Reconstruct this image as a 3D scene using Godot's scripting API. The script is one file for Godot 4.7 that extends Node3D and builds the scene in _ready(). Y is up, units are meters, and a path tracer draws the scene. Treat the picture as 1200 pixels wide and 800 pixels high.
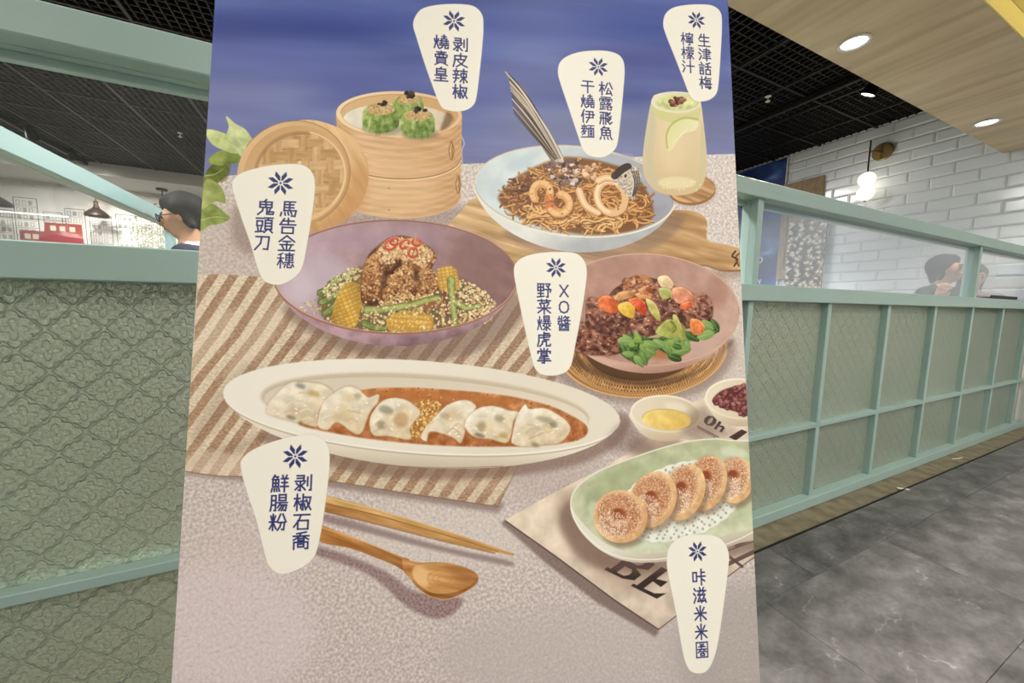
extends Node3D
# A food poster on an easel in front of a sage green glass partition of a restaurant.

var M := {}          # materials
var mesh_cache := {}
var taken := {}
var rng := RandomNumberGenerator.new()

const PART_Z := -1.068      # front face of the partition's rails
const WALL_X := 6.0         # tiled end wall
const BLACK_Y := 3.3        # black open grid ceiling
const SOFFIT_Y := 2.66

# ---------------------------------------------------------------- helpers
func numbered(called: String) -> String:
	if not taken.has(called):
		taken[called] = 0
		return called
	taken[called] += 1
	return "%s_%03d" % [called, taken[called]]

func tag(o: Node, label: String, category: String, group := "", kind := "") -> Node:
	o.set_meta("label", label)
	if category: o.set_meta("category", category)
	if group: o.set_meta("group", group)
	if kind: o.set_meta("kind", kind)
	return o

func thing(called: String, label: String, category: String, at := Vector3.ZERO, group := "") -> Node3D:
	var o := Node3D.new()
	o.name = numbered(called)
	add_child(o)
	o.position = at
	tag(o, label, category, group)
	return o

func obj(called: String, mesh: Mesh, m: Material, parent: Node = self) -> MeshInstance3D:
	var o := MeshInstance3D.new()
	o.mesh = mesh
	o.material_override = m
	o.name = numbered(called) if parent == self else called
	parent.add_child(o, true)
	return o

func struct(called: String, mesh: Mesh, m: Material, label: String) -> MeshInstance3D:
	var o := obj(called, mesh, m)
	o.set_meta("kind", "structure")
	o.set_meta("label", label)
	return o

func mk() -> SurfaceTool:
	var st := SurfaceTool.new()
	st.begin(Mesh.PRIMITIVE_TRIANGLES)
	return st

func tri(st: SurfaceTool, a: Vector3, b: Vector3, c: Vector3, n: Vector3) -> void:
	var g := (b - a).cross(c - a)
	st.set_normal(n); st.set_uv(Vector2(a.x, -a.y)); st.add_vertex(a)
	if g.dot(n) > 0.0:
		st.set_uv(Vector2(c.x, -c.y)); st.add_vertex(c)
		st.set_uv(Vector2(b.x, -b.y)); st.add_vertex(b)
	else:
		st.set_uv(Vector2(b.x, -b.y)); st.add_vertex(b)
		st.set_uv(Vector2(c.x, -c.y)); st.add_vertex(c)

func quad(st: SurfaceTool, a: Vector3, b: Vector3, c: Vector3, d: Vector3, n: Vector3) -> void:
	tri(st, a, b, c, n)
	tri(st, a, c, d, n)

# a box with chamfered edges; e = chamfer
func bx(st: SurfaceTool, at: Vector3, size: Vector3, e := 0.0, turn := Basis.IDENTITY) -> void:
	var h := size / 2.0
	for ax in 3:
		for s in [-1.0, 1.0]:
			var u := (ax + 1) % 3
			var v := (ax + 2) % 3
			var q := []
			for k in [[-1, -1], [1, -1], [1, 1], [-1, 1]]:
				var p := Vector3.ZERO
				p[ax] = s * h[ax]; p[u] = k[0] * (h[u] - e); p[v] = k[1] * (h[v] - e)
				q.append(at + turn * p)
			var n := Vector3.ZERO
			n[ax] = s
			quad(st, q[0], q[1], q[2], q[3], turn * n)
	if e <= 0.0: return
	for ax in 3:
		var u := (ax + 1) % 3
		var v := (ax + 2) % 3
		for su in [-1.0, 1.0]:
			for sv in [-1.0, 1.0]:
				var q := []
				for k in [[-1, 0], [1, 0], [1, 1], [-1, 1]]:
					var p := Vector3.ZERO
					p[ax] = k[0] * (h[ax] - e)
					p[u] = su * (h[u] - (e if k[1] == 0 else 0.0))
					p[v] = sv * (h[v] - (0.0 if k[1] == 0 else e))
					q.append(at + turn * p)
				var n := Vector3.ZERO
				n[u] = su; n[v] = sv
				quad(st, q[0], q[1], q[2], q[3], turn * n.normalized())
	for sx in [-1.0, 1.0]:
		for sy in [-1.0, 1.0]:
			for sz in [-1.0, 1.0]:
				var s := Vector3(sx, sy, sz)
				tri(st, at + turn * (s * Vector3(h.x, h.y - e, h.z - e)), at + turn * (s * Vector3(h.x - e, h.y, h.z - e)), at + turn * (s * Vector3(h.x - e, h.y - e, h.z)), turn * s.normalized())

func box_mesh(size: Vector3, e := 0.0) -> Mesh:
	var key := [size.snapped(Vector3.ONE * 0.0001), e]
	if not mesh_cache.has(key):
		var st := mk()
		bx(st, Vector3.ZERO, size, e)
		mesh_cache[key] = st.commit()
	return mesh_cache[key]

func box_at(called: String, lo: Vector3, hi: Vector3, m: Material, parent: Node, e := 0.0, origin := Vector3.ZERO) -> MeshInstance3D:
	var o := obj(called, box_mesh(hi - lo, e), m, parent)
	o.position = (lo + hi) / 2.0 - origin
	return o

func tube(st: SurfaceTool, pts: Array, radii: Array, sides := 10, caps := true) -> void:
	var rings := []
	for i in pts.size():
		var p: Vector3 = pts[i]
		var d: Vector3 = ((pts[mini(i + 1, pts.size() - 1)] as Vector3) - (pts[maxi(i - 1, 0)] as Vector3)).normalized()
		var ref := Vector3.UP if absf(d.y) < 0.9 else Vector3.RIGHT
		var a := d.cross(ref).normalized()
		var b := d.cross(a)
		var r: float = radii[mini(i, radii.size() - 1)]
		var ring := []
		for k in sides:
			var t := TAU * k / sides
			ring.append([p + (a * cos(t) + b * sin(t)) * r, a * cos(t) + b * sin(t)])
		rings.append(ring)
	for i in rings.size() - 1:
		for k in sides:
			var k2 := (k + 1) % sides
			smooth_quad(st, rings[i][k], rings[i][k2], rings[i + 1][k2], rings[i + 1][k])
	if caps:
		for e in [0, rings.size() - 1]:
			var n: Vector3 = ((pts[0] as Vector3) - (pts[1] as Vector3)).normalized() if e == 0 else ((pts[-1] as Vector3) - (pts[-2] as Vector3)).normalized()
			for k in sides:
				tri(st, pts[e], rings[e][k][0], rings[e][(k + 1) % sides][0], n)

func smooth_quad(st: SurfaceTool, a: Array, b: Array, c: Array, d: Array) -> void:
	smooth_tri(st, a, b, c)
	smooth_tri(st, a, c, d)

func smooth_tri(st: SurfaceTool, a: Array, b: Array, c: Array) -> void:
	var g: Vector3 = (b[0] - a[0]).cross(c[0] - a[0])
	var order := [a, c, b] if g.dot(a[1] + b[1] + c[1]) > 0.0 else [a, b, c]
	for v in order:
		st.set_normal(v[1])
		st.set_uv(Vector2(v[0].x, v[0].y))
		st.add_vertex(v[0])

# lathe around y; profile = [[radius, height], ...] from bottom to top
func lathe(st: SurfaceTool, profile: Array, at := Vector3.ZERO, segs := 24, turn := Basis.IDENTITY) -> void:
	for i in profile.size() - 1:
		var p0 := Vector2(profile[i][0], profile[i][1])
		var p1 := Vector2(profile[i + 1][0], profile[i + 1][1])
		var d := p1 - p0
		if d.length() < 0.00001: continue
		var n2 := Vector2(d.y, -d.x).normalized()
		for k in segs:
			var v := []
			for c in [[p0, k], [p0, k + 1], [p1, k + 1], [p1, k]]:
				var t: float = TAU * c[1] / segs
				v.append([at + turn * Vector3(c[0].x * cos(t), c[0].y, c[0].x * sin(t)), turn * Vector3(n2.x * cos(t), n2.y, n2.x * sin(t))])
			smooth_quad(st, v[0], v[1], v[2], v[3])

func ball_profile(r: float, y: float, n := 12, flat := 1.0) -> Array:
	var out := []
	for i in n + 1:
		var t := -PI / 2 + PI * i / n
		out.append([maxf(r * cos(t), 0.00001), y + r * flat * sin(t)])
	return out

func mat(c: Color, rough := 0.6, metal := 0.0) -> StandardMaterial3D:
	var m := StandardMaterial3D.new()
	m.albedo_color = c
	m.roughness = rough
	m.metallic = metal
	return m

func glow(c: Color, energy: float) -> StandardMaterial3D:
	var m := mat(c, 0.5)
	m.emission_enabled = true
	m.emission = c
	m.emission_energy_multiplier = energy
	return m

func noise(seed_: int, freq: float, octaves := 4, kind := FastNoiseLite.TYPE_SIMPLEX_SMOOTH) -> FastNoiseLite:
	var n := FastNoiseLite.new()
	n.seed = seed_
	n.noise_type = kind
	n.frequency = freq
	n.fractal_octaves = octaves
	return n

func tex_from(w: int, h: int, f: Callable) -> ImageTexture:
	var im := Image.create_empty(w, h, false, Image.FORMAT_RGB8)
	for y in h:
		for x in w:
			im.set_pixel(x, y, f.call(x, y))
	return ImageTexture.create_from_image(im)

# a seamless greyscale noise mapped on a colour ramp
func ramp_tex(n: FastNoiseLite, size: int, offsets: Array, colors: Array) -> ImageTexture:
	var g := Gradient.new()
	g.offsets = PackedFloat32Array(offsets)
	g.colors = PackedColorArray(colors)
	var src := n.get_seamless_image(size, size)
	var im := Image.create_empty(size, size, false, Image.FORMAT_RGB8)
	for y in size:
		for x in size:
			im.set_pixel(x, y, g.sample(src.get_pixel(x, y).r))
	return ImageTexture.create_from_image(im)

func triplanar(m: StandardMaterial3D, s: Vector3, off := Vector3.ZERO) -> void:
	m.uv1_triplanar = true
	m.uv1_world_triplanar = true
	m.uv1_scale = s
	m.uv1_offset = off

# ---------------------------------------------------------------- materials
func make_materials() -> void:
	M.sage = mat(Color(0.605, 0.705, 0.68), 0.4)
	M.sage_blue = mat(Color(0.62, 0.76, 0.76), 0.4)
	M.white = mat(Color(0.86, 0.87, 0.87), 0.6)
	M.black = mat(Color(0.03, 0.03, 0.032), 0.6)
	M.grid = mat(Color(0.02, 0.02, 0.024), 0.6)
	M.tee = mat(Color(0.05, 0.05, 0.055), 0.5)
	M.black_metal = mat(Color(0.04, 0.04, 0.045), 0.4, 0.6)
	M.brass = mat(Color(0.62, 0.52, 0.33), 0.3, 1.0)
	M.yellow = mat(Color(0.93, 0.86, 0.55), 0.6)
	M.tile = mat(Color(0.86, 0.89, 0.925), 0.16)
	M.grout = mat(Color(0.82, 0.82, 0.81), 0.8)
	M.bench = mat(Color(0.66, 0.53, 0.30), 0.55)
	M.bench_grey = mat(Color(0.70, 0.76, 0.73), 0.6)
	M.table_wood = mat(Color(0.55, 0.42, 0.26), 0.45)
	M.dark_wood = mat(Color(0.30, 0.21, 0.13), 0.5)
	M.skin = mat(Color(0.80, 0.62, 0.50), 0.55)
	M.hair = mat(Color(0.03, 0.028, 0.03), 0.75)
	M.dark_cloth = mat(Color(0.07, 0.075, 0.10), 0.85)
	M.navy_cloth = mat(Color(0.10, 0.12, 0.22), 0.85)
	M.rose_cloth = mat(Color(0.62, 0.50, 0.50), 0.85)
	M.white_cloth = mat(Color(0.88, 0.89, 0.9), 0.8)
	M.edge_white = mat(Color(0.86, 0.85, 0.83), 0.7)
	M.plastic = mat(Color(0.9, 0.9, 0.88), 0.4)

	# clear panes of the upper band
	M.clear = mat(Color(0.80, 0.86, 0.88, 0.015), 0.02)
	M.clear.transparency = BaseMaterial3D.TRANSPARENCY_ALPHA
	M.reflect_haze = mat(Color(0.68, 0.77, 0.88, 0.16), 0.02)   # pale blue tint put into the glass for reflections that wash it out
	M.reflect_haze.transparency = BaseMaterial3D.TRANSPARENCY_ALPHA
	M.globe = glow(Color(1.0, 0.97, 0.9), 1.2)
	M.lens = glow(Color(1.0, 0.98, 0.95), 6.0)

	# stone floor: mottled grey with pale veins
	var nb := noise(11, 0.011, 5)
	nb.fractal_gain = 0.62
	var nv := noise(23, 0.006, 4)
	nv.domain_warp_enabled = true
	nv.domain_warp_amplitude = 38.0
	nv.domain_warp_frequency = 0.012
	var nm := noise(31, 0.008, 3)
	var S := 600
	var ib := nb.get_seamless_image(S, S)
	var iv := nv.get_seamless_image(S, S)
	var im := nm.get_seamless_image(S, S)
	var ifine := noise(5, 0.09, 3).get_seamless_image(S, S)
	var stone := Image.create_empty(S, S, false, Image.FORMAT_RGB8)
	for y in S:
		for x in S:
			var b := ib.get_pixel(x, y).r
			var v := absf(iv.get_pixel(x, y).r - 0.5) * 2.0
			var k := im.get_pixel(x, y).r
			var f := ifine.get_pixel(x, y).r
			var g := 0.375 + (b - 0.5) * 0.26 + (f - 0.5) * 0.07
			var vein := clampf(1.0 - v / 0.035, 0.0, 1.0) * clampf((k - 0.47) * 5.0, 0.0, 1.0)
			g += vein * 0.2
			stone.set_pixel(x, y, Color(g * 1.01, g, g * 1.0))
	var stone_t := ImageTexture.create_from_image(stone)
	M.stone = []
	for i in 3:
		var m := mat(Color(0.96 + 0.03 * i, 0.96 + 0.03 * i, 0.96 + 0.03 * i), 0.38)
		m.albedo_texture = stone_t
		triplanar(m, Vector3(0.62, 0.62, 0.95), Vector3(0.37 * i, 0, 0.21 * i))
		M.stone.append(m)
	var beige := ramp_tex(noise(41, 0.02, 5), 256, [0.0, 0.5, 1.0], [Color(0.40, 0.36, 0.28), Color(0.49, 0.45, 0.36), Color(0.57, 0.53, 0.44)])
	M.beige = mat(Color.WHITE, 0.55)
	M.beige.albedo_texture = beige
	triplanar(M.beige, Vector3(1.6, 1.6, 1.6))
	# pale oak ceiling boards, grain across the corridor
	var oak := ramp_tex(noise(51, 0.010, 4), 512, [0.0, 0.42, 0.58, 1.0], [Color(0.68, 0.59, 0.47), Color(0.76, 0.68, 0.56), Color(0.79, 0.71, 0.59), Color(0.85, 0.78, 0.67)])
	M.oak = mat(Color.WHITE, 0.5)
	M.oak.albedo_texture = oak
	triplanar(M.oak, Vector3(1.0, 1.0, 0.14))
	M.board = mat(Color(0.66, 0.57, 0.43), 0.6)
	M.board.albedo_texture = ramp_tex(noise(57, 0.03, 4), 256, [0.0, 1.0], [Color(0.7, 0.7, 0.68), Color(1, 1, 1)])
	triplanar(M.board, Vector3(3, 0.5, 3))
	# white painted brick
	M.brick_white = mat(Color(0.80, 0.81, 0.80), 0.75)
	M.pattern_glass = pattern_glass()

# pressed glass with an ogee lattice, a flower in every cell and small beads
func pattern_glass() -> StandardMaterial3D:
	var S := 192
	var hgt := Image.create_empty(S, S, false, Image.FORMAT_RGB8)
	var nz := noise(71, 0.05, 2).get_seamless_image(S, S)
	for y in S:
		for x in S:
			# two cells per tile, second row shifted by half
			var u := float(x) / S
			var v := float(y) / S
			var best := 9.0
			var flower := 0.0
			var bead := 0.0
			for k in [[0.5, 0.5], [0.0, 0.0], [1.0, 0.0], [0.0, 1.0], [1.0, 1.0]]:
				var du: float = u - k[0]
				var dv: float = v - k[1]
				var r := absf(du) + absf(dv) + 0.045 * cos(absf(du) * TAU * 4.0) * cos(absf(dv) * TAU * 2.0)
				var e := absf(r - 0.46)
				best = minf(best, e)
				var ang := atan2(dv, du)
				var rad := sqrt(du * du + dv * dv)
				var pet := 0.17 + 0.07 * cos(ang * 4.0)
				flower = maxf(flower, clampf(1.0 - absf(rad - pet) / 0.022, 0.0, 1.0))
				flower = maxf(flower, clampf(1.0 - rad / 0.05, 0.0, 1.0))
				for j in 8:
					var a := TAU * (j + 0.5) / 8.0
					var bd := Vector2(du - 0.31 * cos(a), dv - 0.31 * sin(a)).length()
					bead = maxf(bead, clampf(1.0 - bd / 0.03, 0.0, 1.0))
			var g := clampf(1.0 - best / 0.03, 0.0, 1.0) * 0.75 + flower * 0.5 + bead * 0.6
			g = g * 0.7 + (nz.get_pixel(x, y).r - 0.5) * 0.35 + 0.2
			hgt.set_pixel(x, y, Color(g, g, g))
	hgt.bump_map_to_normal_map(14.0)
	var m := mat(Color(0.83, 0.865, 0.80, 0.34), 0.05)
	m.refraction_enabled = true
	m.refraction_scale = 0.05
	m.transparency = BaseMaterial3D.TRANSPARENCY_ALPHA
	m.normal_enabled = true
	m.normal_texture = ImageTexture.create_from_image(hgt)
	m.normal_scale = 1.0
	m.uv1_scale = Vector3(11.0, 11.0, 1)
	return m

# ---------------------------------------------------------------- the place
func _ready() -> void:
	rng.seed = 7
	# camera: a wide lens at chest height, tipped slightly down
	var cam := Camera3D.new()
	cam.fov = 85.2
	cam.near = 0.02
	cam.transform = Transform3D(Basis(Vector3(0.90634, 0.01747, 0.42218), Vector3(0.02714, 0.99468, -0.09942), Vector3(-0.42167, 0.10157, 0.90104)).orthonormalized(), Vector3(0, 1.1, 0))
	add_child(cam)
	cam.current = true
	var we := WorldEnvironment.new()
	var env := Environment.new()
	env.background_mode = Environment.BG_COLOR
	env.background_color = Color(0.02, 0.02, 0.022)
	env.tonemap_mode = Environment.TONE_MAPPER_LINEAR
	env.tonemap_exposure = 1.0
	env.sdfgi_enabled = true
	env.ssao_enabled = true
	env.ssil_enabled = true
	we.environment = env
	add_child(we)
	make_materials()
	corridor_lights()
	setting()
	partition()
	side_partition()
	dining_room()
	lamps()
	people()
	poster()
	small_things()

func area(at: Vector3, dir: Vector3, size: Vector2, energy: float, c := Color.WHITE) -> AreaLight3D:
	var l := AreaLight3D.new()
	l.area_size = size
	l.light_energy = energy
	l.light_color = c
	l.area_normalize_energy = true
	l.area_range = 30.0
	l.area_attenuation = 2.0
	l.shadow_enabled = true
	add_child(l)
	l.look_at_from_position(at, at + dir, Vector3.FORWARD if absf(dir.y) > 0.9 else Vector3.UP)
	return l

func spot(at: Vector3, dir: Vector3, energy: float, angle: float, c := Color.WHITE, size := 0.05) -> SpotLight3D:
	var l := SpotLight3D.new()
	l.light_energy = energy
	l.light_color = c
	l.spot_angle = angle
	l.spot_angle_attenuation = 0.6
	l.spot_range = 30.0
	l.spot_attenuation = 2.0
	l.light_size = size
	l.shadow_enabled = true
	add_child(l)
	l.look_at_from_position(at, at + dir, Vector3.FORWARD if absf(dir.y) > 0.9 else Vector3.UP)
	return l

func omni(at: Vector3, energy: float, c := Color.WHITE, size := 0.05) -> OmniLight3D:
	var l := OmniLight3D.new()
	l.light_energy = energy
	l.light_color = c
	l.omni_range = 30.0
	l.omni_attenuation = 2.0
	l.light_size = size
	l.shadow_enabled = true
	add_child(l)
	l.position = at
	return l

# small recessed downlights in the corridor ceiling, behind and above the camera
func corridor_lights() -> void:
	var ring := mk()
	lathe(ring, [[0.062, 0.0], [0.076, 0.0], [0.078, 0.004], [0.064, 0.007], [0.06, 0.02]], Vector3.ZERO, 20)
	var ring_m := ring.commit()
	var lens := mk()
	lathe(lens, [[0.0001, 0.004], [0.03, 0.004], [0.062, 0.008]], Vector3.ZERO, 20)
	var lens_m := lens.commit()
	for z in [0.55, 2.0]:
		for x in [-1.7 if z < 1.0 else -0.5, 0.1 if z < 1.0 else 0.3, 1.9 if z < 1.0 else 2.4, 3.7, 5.3]:
			var t := thing("downlight", "round white downlight recessed in the white corridor ceiling", "lamp", Vector3(x, 2.772, z), "downlights in the corridor ceiling")
			obj("trim_ring", ring_m, M.white, t)
			obj("lens", lens_m, M.lens, t)
			spot(Vector3(x, 2.766, z), Vector3.DOWN, 1.6 if z < 1.0 else 2.85, 80.0, Color(1.0, 0.985, 0.96), 0.06)

func setting() -> void:
	# corridor floor: base slab and stone planks
	var f := struct("floor", box_mesh(Vector3(14.0, 0.2, 13.9)), M.beige, "grey stone-look plank floor of the corridor with a beige border")
	f.position = Vector3(-0.9, -0.1025, -2.8)
	var pl := Vector2(0.914, 0.457)
	var plank := box_mesh(Vector3(pl.x - 0.0012, 0.012, pl.y - 0.0012), 0.0008)
	var row := 0
	var z := -0.945
	while z < 2.9:
		var d := pl.y
		var mesh := plank
		if row == 0:
			d = 0.19
			mesh = box_mesh(Vector3(pl.x - 0.0012, 0.012, d - 0.0012), 0.0008)
		var x := -1.9 - (0.457 if row % 2 else 0.0) + 0.12 * (row % 3)
		while x < WALL_X - pl.x:
			var o := obj("floor_plank", mesh, M.stone[rng.randi() % 3], f)
			o.position = Vector3(x + pl.x / 2, 0.0, z + d / 2) - f.position
			x += pl.x
		z += d
		row += 1
	# black metal trim between the planks and the beige border
	var tr := struct("trim_1", box_mesh(Vector3(9.0, 0.012, 0.008), 0.001), M.black_metal, "thin black strip between grey floor and beige border")
	tr.position = Vector3(1.5, 0.002, -0.95)

	# shell
	struct("wall_front", box_mesh(Vector3(14.0, 3.8, 0.2)), mat(Color(0.80, 0.79, 0.76), 0.8), "plain pale wall across the corridor").position = Vector3(-0.9, 1.7, 3.1)
	struct("wall_left", box_mesh(Vector3(0.2, 3.8, 13.2)), mat(Color(0.78, 0.78, 0.76), 0.8), "plain pale wall at the far left side").position = Vector3(-7.4, 1.7, -3.4)
	var wb := struct("wall_back", box_mesh(Vector3(14.0, 3.8, 0.2)), M.brick_white, "white painted brick wall behind the dining room")
	wb.position = Vector3(-0.9, 1.7, -9.93)
	white_bricks(wb)
	tiled_wall()
	# ceilings
	struct("ceiling_slab", box_mesh(Vector3(14.0, 0.2, 13.9)), M.black, "black slab above the open grid ceiling").position = Vector3(-0.9, 3.72, -3.4)
	grid_ceiling()
	var so := struct("ceiling_soffit", box_mesh(Vector3(13.2, 0.6, 0.585)), M.oak, "pale oak soffit along the corridor with recessed downlights")
	so.position = Vector3(-0.62, SOFFIT_Y + 0.3, (-1.44 - 0.855) / 2)
	var fa := struct("trim_2", box_mesh(Vector3(13.2, 0.113, 0.006), 0.001), M.yellow, "yellow edge of the oak soffit")
	fa.position = Vector3(-0.62, SOFFIT_Y + 0.0575, -0.852)  # thin yellow face along the soffit edge
	var yb := struct("trim_3", box_mesh(Vector3(13.2, 0.02, 0.22), 0.002), mat(Color(0.96, 0.9, 0.62), 0.6), "pale yellow band of ceiling beside the soffit")
	yb.position = Vector3(-0.62, 2.785, -0.74)
	# warm light strip along the yellow edge
	var led := thing("light_strip", "warm yellow light strip along the edge of the oak soffit", "lamp", Vector3(-0.62, 2.768, -0.70))
	obj("strip", box_mesh(Vector3(13.2, 0.01, 0.02), 0.002), glow(Color(1.0, 0.93, 0.66), 1.0), led)
	for k in 3:
		area(Vector3(-3.0 + 3.6 * k, 2.758, -0.712), Vector3(0, -0.25, -1.0), Vector2(3.4, 0.02), 0.11, Color(1.0, 0.95, 0.75))
	struct("ceiling", box_mesh(Vector3(13.2, 0.6, 3.9)), mat(Color(0.88, 0.87, 0.84), 0.85), "white corridor ceiling with panel lamps").position = Vector3(-0.62, 3.08, 1.1)
	# white bulkhead and lower ceiling in front of the back wall
	var bl := struct("trim_4", box_mesh(Vector3(13.2, 0.5, 1.1)), mat(Color(0.74, 0.75, 0.76), 0.85), "white dropped ceiling along the back wall")
	bl.position = Vector3(-0.62, 3.115 + 0.25, -8.763 - 0.55)

func grid_ceiling() -> void:
	var c := struct("ceiling_grid", grid_slats(true), M.grid, "black open cell grid ceiling above the dining room")
	c.set_meta("kind", "structure")
	var cross := obj("cross_slats", grid_slats(false), M.grid, c)
	cross.set_meta("kind", "stuff")
	# lighter carrier rails every module
	var x := -6.97
	while x < WALL_X - 0.1:
		box_at("carrier_rail", Vector3(x - 0.011, BLACK_Y - 0.006, -8.76), Vector3(x + 0.011, BLACK_Y + 0.03, -1.45), M.tee, c)
		x += 0.692
	var z := -8.35
	while z < -1.6:
		box_at("cross_rail", Vector3(-7.2, BLACK_Y - 0.004, z - 0.01), Vector3(WALL_X, BLACK_Y + 0.028, z + 0.01), M.tee, c)
		z += 0.59

func grid_slats(along_z: bool) -> Mesh:
	var st := mk()
	if along_z:
		var x := -7.2
		while x < WALL_X - 0.02:
			bx(st, Vector3(x, BLACK_Y + 0.03, -5.1), Vector3(0.012, 0.05, 7.32))
			x += 0.0692
	else:
		var z := -8.75
		while z < -1.45:
			bx(st, Vector3(-0.6, BLACK_Y + 0.035, z), Vector3(13.2, 0.05, 0.012))
			z += 0.0738
	return st.commit()

# bevelled white metro tiles in running bond
func tiled_wall() -> void:
	var w := struct("wall_right", box_mesh(Vector3(0.2, 3.8, 13.2)), M.grout, "end wall of bevelled white metro tiles")
	w.position = Vector3(WALL_X + 0.112, 1.7, -3.4)
	var tw := 0.362
	var th := 0.1235
	var st := mk()
	# flat top with a wide bevel, facing -x
	var a := Vector2(tw - 0.004, th - 0.004) / 2.0
	var b := a - Vector2(0.016, 0.016)
	var lo := [Vector3(0, -a.y, -a.x), Vector3(0, -a.y, a.x), Vector3(0, a.y, a.x), Vector3(0, a.y, -a.x)]
	var hi := [Vector3(-0.009, -b.y, -b.x), Vector3(-0.009, -b.y, b.x), Vector3(-0.009, b.y, b.x), Vector3(-0.009, b.y, -b.x)]
	quad(st, hi[0], hi[1], hi[2], hi[3], Vector3.LEFT)
	for i in 4:
		var j := (i + 1) % 4
		var mid: Vector3 = (lo[i] + lo[j]) / 2.0
		quad(st, lo[i], lo[j], hi[j], hi[i], (Vector3(-1.8, 0, 0) + mid.normalized()).normalized())
		var back := Vector3(0.006, 0, 0)
		quad(st, lo[i], lo[j], lo[j] + back, lo[i] + back, mid.normalized())
	var mesh := st.commit()
	var y := 3.37 - th * 19
	var r := 0
	while y < 3.4:
		var z := -4.35 + (tw / 2 if r % 2 else 0.0) + 0.062
		while z < -0.95:
			var o := obj("wall_tile", mesh, M.tile, w)
			o.position = Vector3(WALL_X + 0.006, y, z) - w.position
			z += tw
		y += th
		r += 1

# the painted bricks of the back wall that can be seen over the side partition
func white_bricks(w: Node3D) -> void:
	var bw := 0.26
	var bh := 0.09
	var mesh := box_mesh(Vector3(bw - 0.014, bh - 0.014, 0.03), 0.006)
	var y := 1.85
	var r := 0
	while y < 3.12:
		var x := -5.9 + (bw / 2 if r % 2 else 0.0)
		while x < -1.6:
			var o := obj("brick", mesh, M.brick_white, w)
			o.position = Vector3(x, y, -9.825) - w.position
			o.rotation.y = rng.randf_range(-0.015, 0.015)
			x += bw
		y += bh
		r += 1

# ---------------------------------------------------------------- partitions
func pane(called: String, lo: Vector2, hi: Vector2, thick: float, m: Material, parent: Node, centre: Vector3, turn := 0.0) -> MeshInstance3D:
	var o := obj(called, box_mesh(Vector3(hi.x - lo.x, hi.y - lo.y, thick)), m, parent)
	o.position = centre
	o.rotation.y = turn
	return o

func partition() -> void:
	var t := thing("glass_partition", "long sage green partition with patterned glass below and clear glass above", "partition", Vector3(0, 0, PART_Z))
	var d := 0.105
	var x0 := -2.2
	var x1 := WALL_X - 0.006
	var o := t.position
	box_at("top_rail", Vector3(x0, 1.583, PART_Z - d), Vector3(x1, 1.653, PART_Z), M.sage, t, 0.003, o)
	box_at("glazing_bead", Vector3(x0, 1.566, PART_Z - d + 0.01), Vector3(x1, 1.5835, PART_Z - d + 0.032), M.sage, t, 0.002, o)
	box_at("middle_rail", Vector3(x0, 1.131, PART_Z - d), Vector3(x1, 1.206, PART_Z), M.sage, t, 0.003, o)
	box_at("lower_rail", Vector3(x0, 0.45, PART_Z - 0.09), Vector3(x1, 0.476, PART_Z - 0.02), M.sage, t, 0.002, o)
	box_at("bottom_rail", Vector3(x0, 0.0, PART_Z - d), Vector3(x1, 0.056, PART_Z), M.sage, t, 0.003, o)
	# mullions of the lower band: one for each bay of 0.668 m
	var xs := [-1.62]
	for k in 10:
		xs.append(-0.19 + 0.0 if k == 0 else 1.735 - 0.668 * 2 + 0.668 * (k - 1))
	for x in xs:
		box_at("mullion", Vector3(x - 0.036, 0.056, PART_Z - 0.085), Vector3(x, 1.131, PART_Z - 0.02), M.sage, t, 0.002, o)
	# posts of the upper band
	for x in [-0.93, 1.745, 4.385]:
		box_at("post", Vector3(x - 0.04, 1.206, PART_Z - 0.09), Vector3(x, 1.583, PART_Z - 0.016), M.sage, t, 0.002, o)
	# panes
	xs.append(x1)
	var px := x0
	for x in xs:
		var l: float = px
		var r: float = x - 0.036
		for band in [[0.056, 0.45], [0.476, 1.131]]:
			pane("glass_pane", Vector2(l, band[0]), Vector2(r, band[1]), 0.006, M.pattern_glass, t, Vector3((l + r) / 2, (band[0] + band[1]) / 2, -0.054))
		px = x
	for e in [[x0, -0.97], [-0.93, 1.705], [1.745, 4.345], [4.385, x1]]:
		pane("clear_pane", Vector2(e[0], 1.206), Vector2(e[1], 1.583), 0.006, M.clear if e[0] < 1.0 else M.reflect_haze, t, Vector3((e[0] + e[1]) / 2, (1.206 + 1.583) / 2, -0.05))

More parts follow.
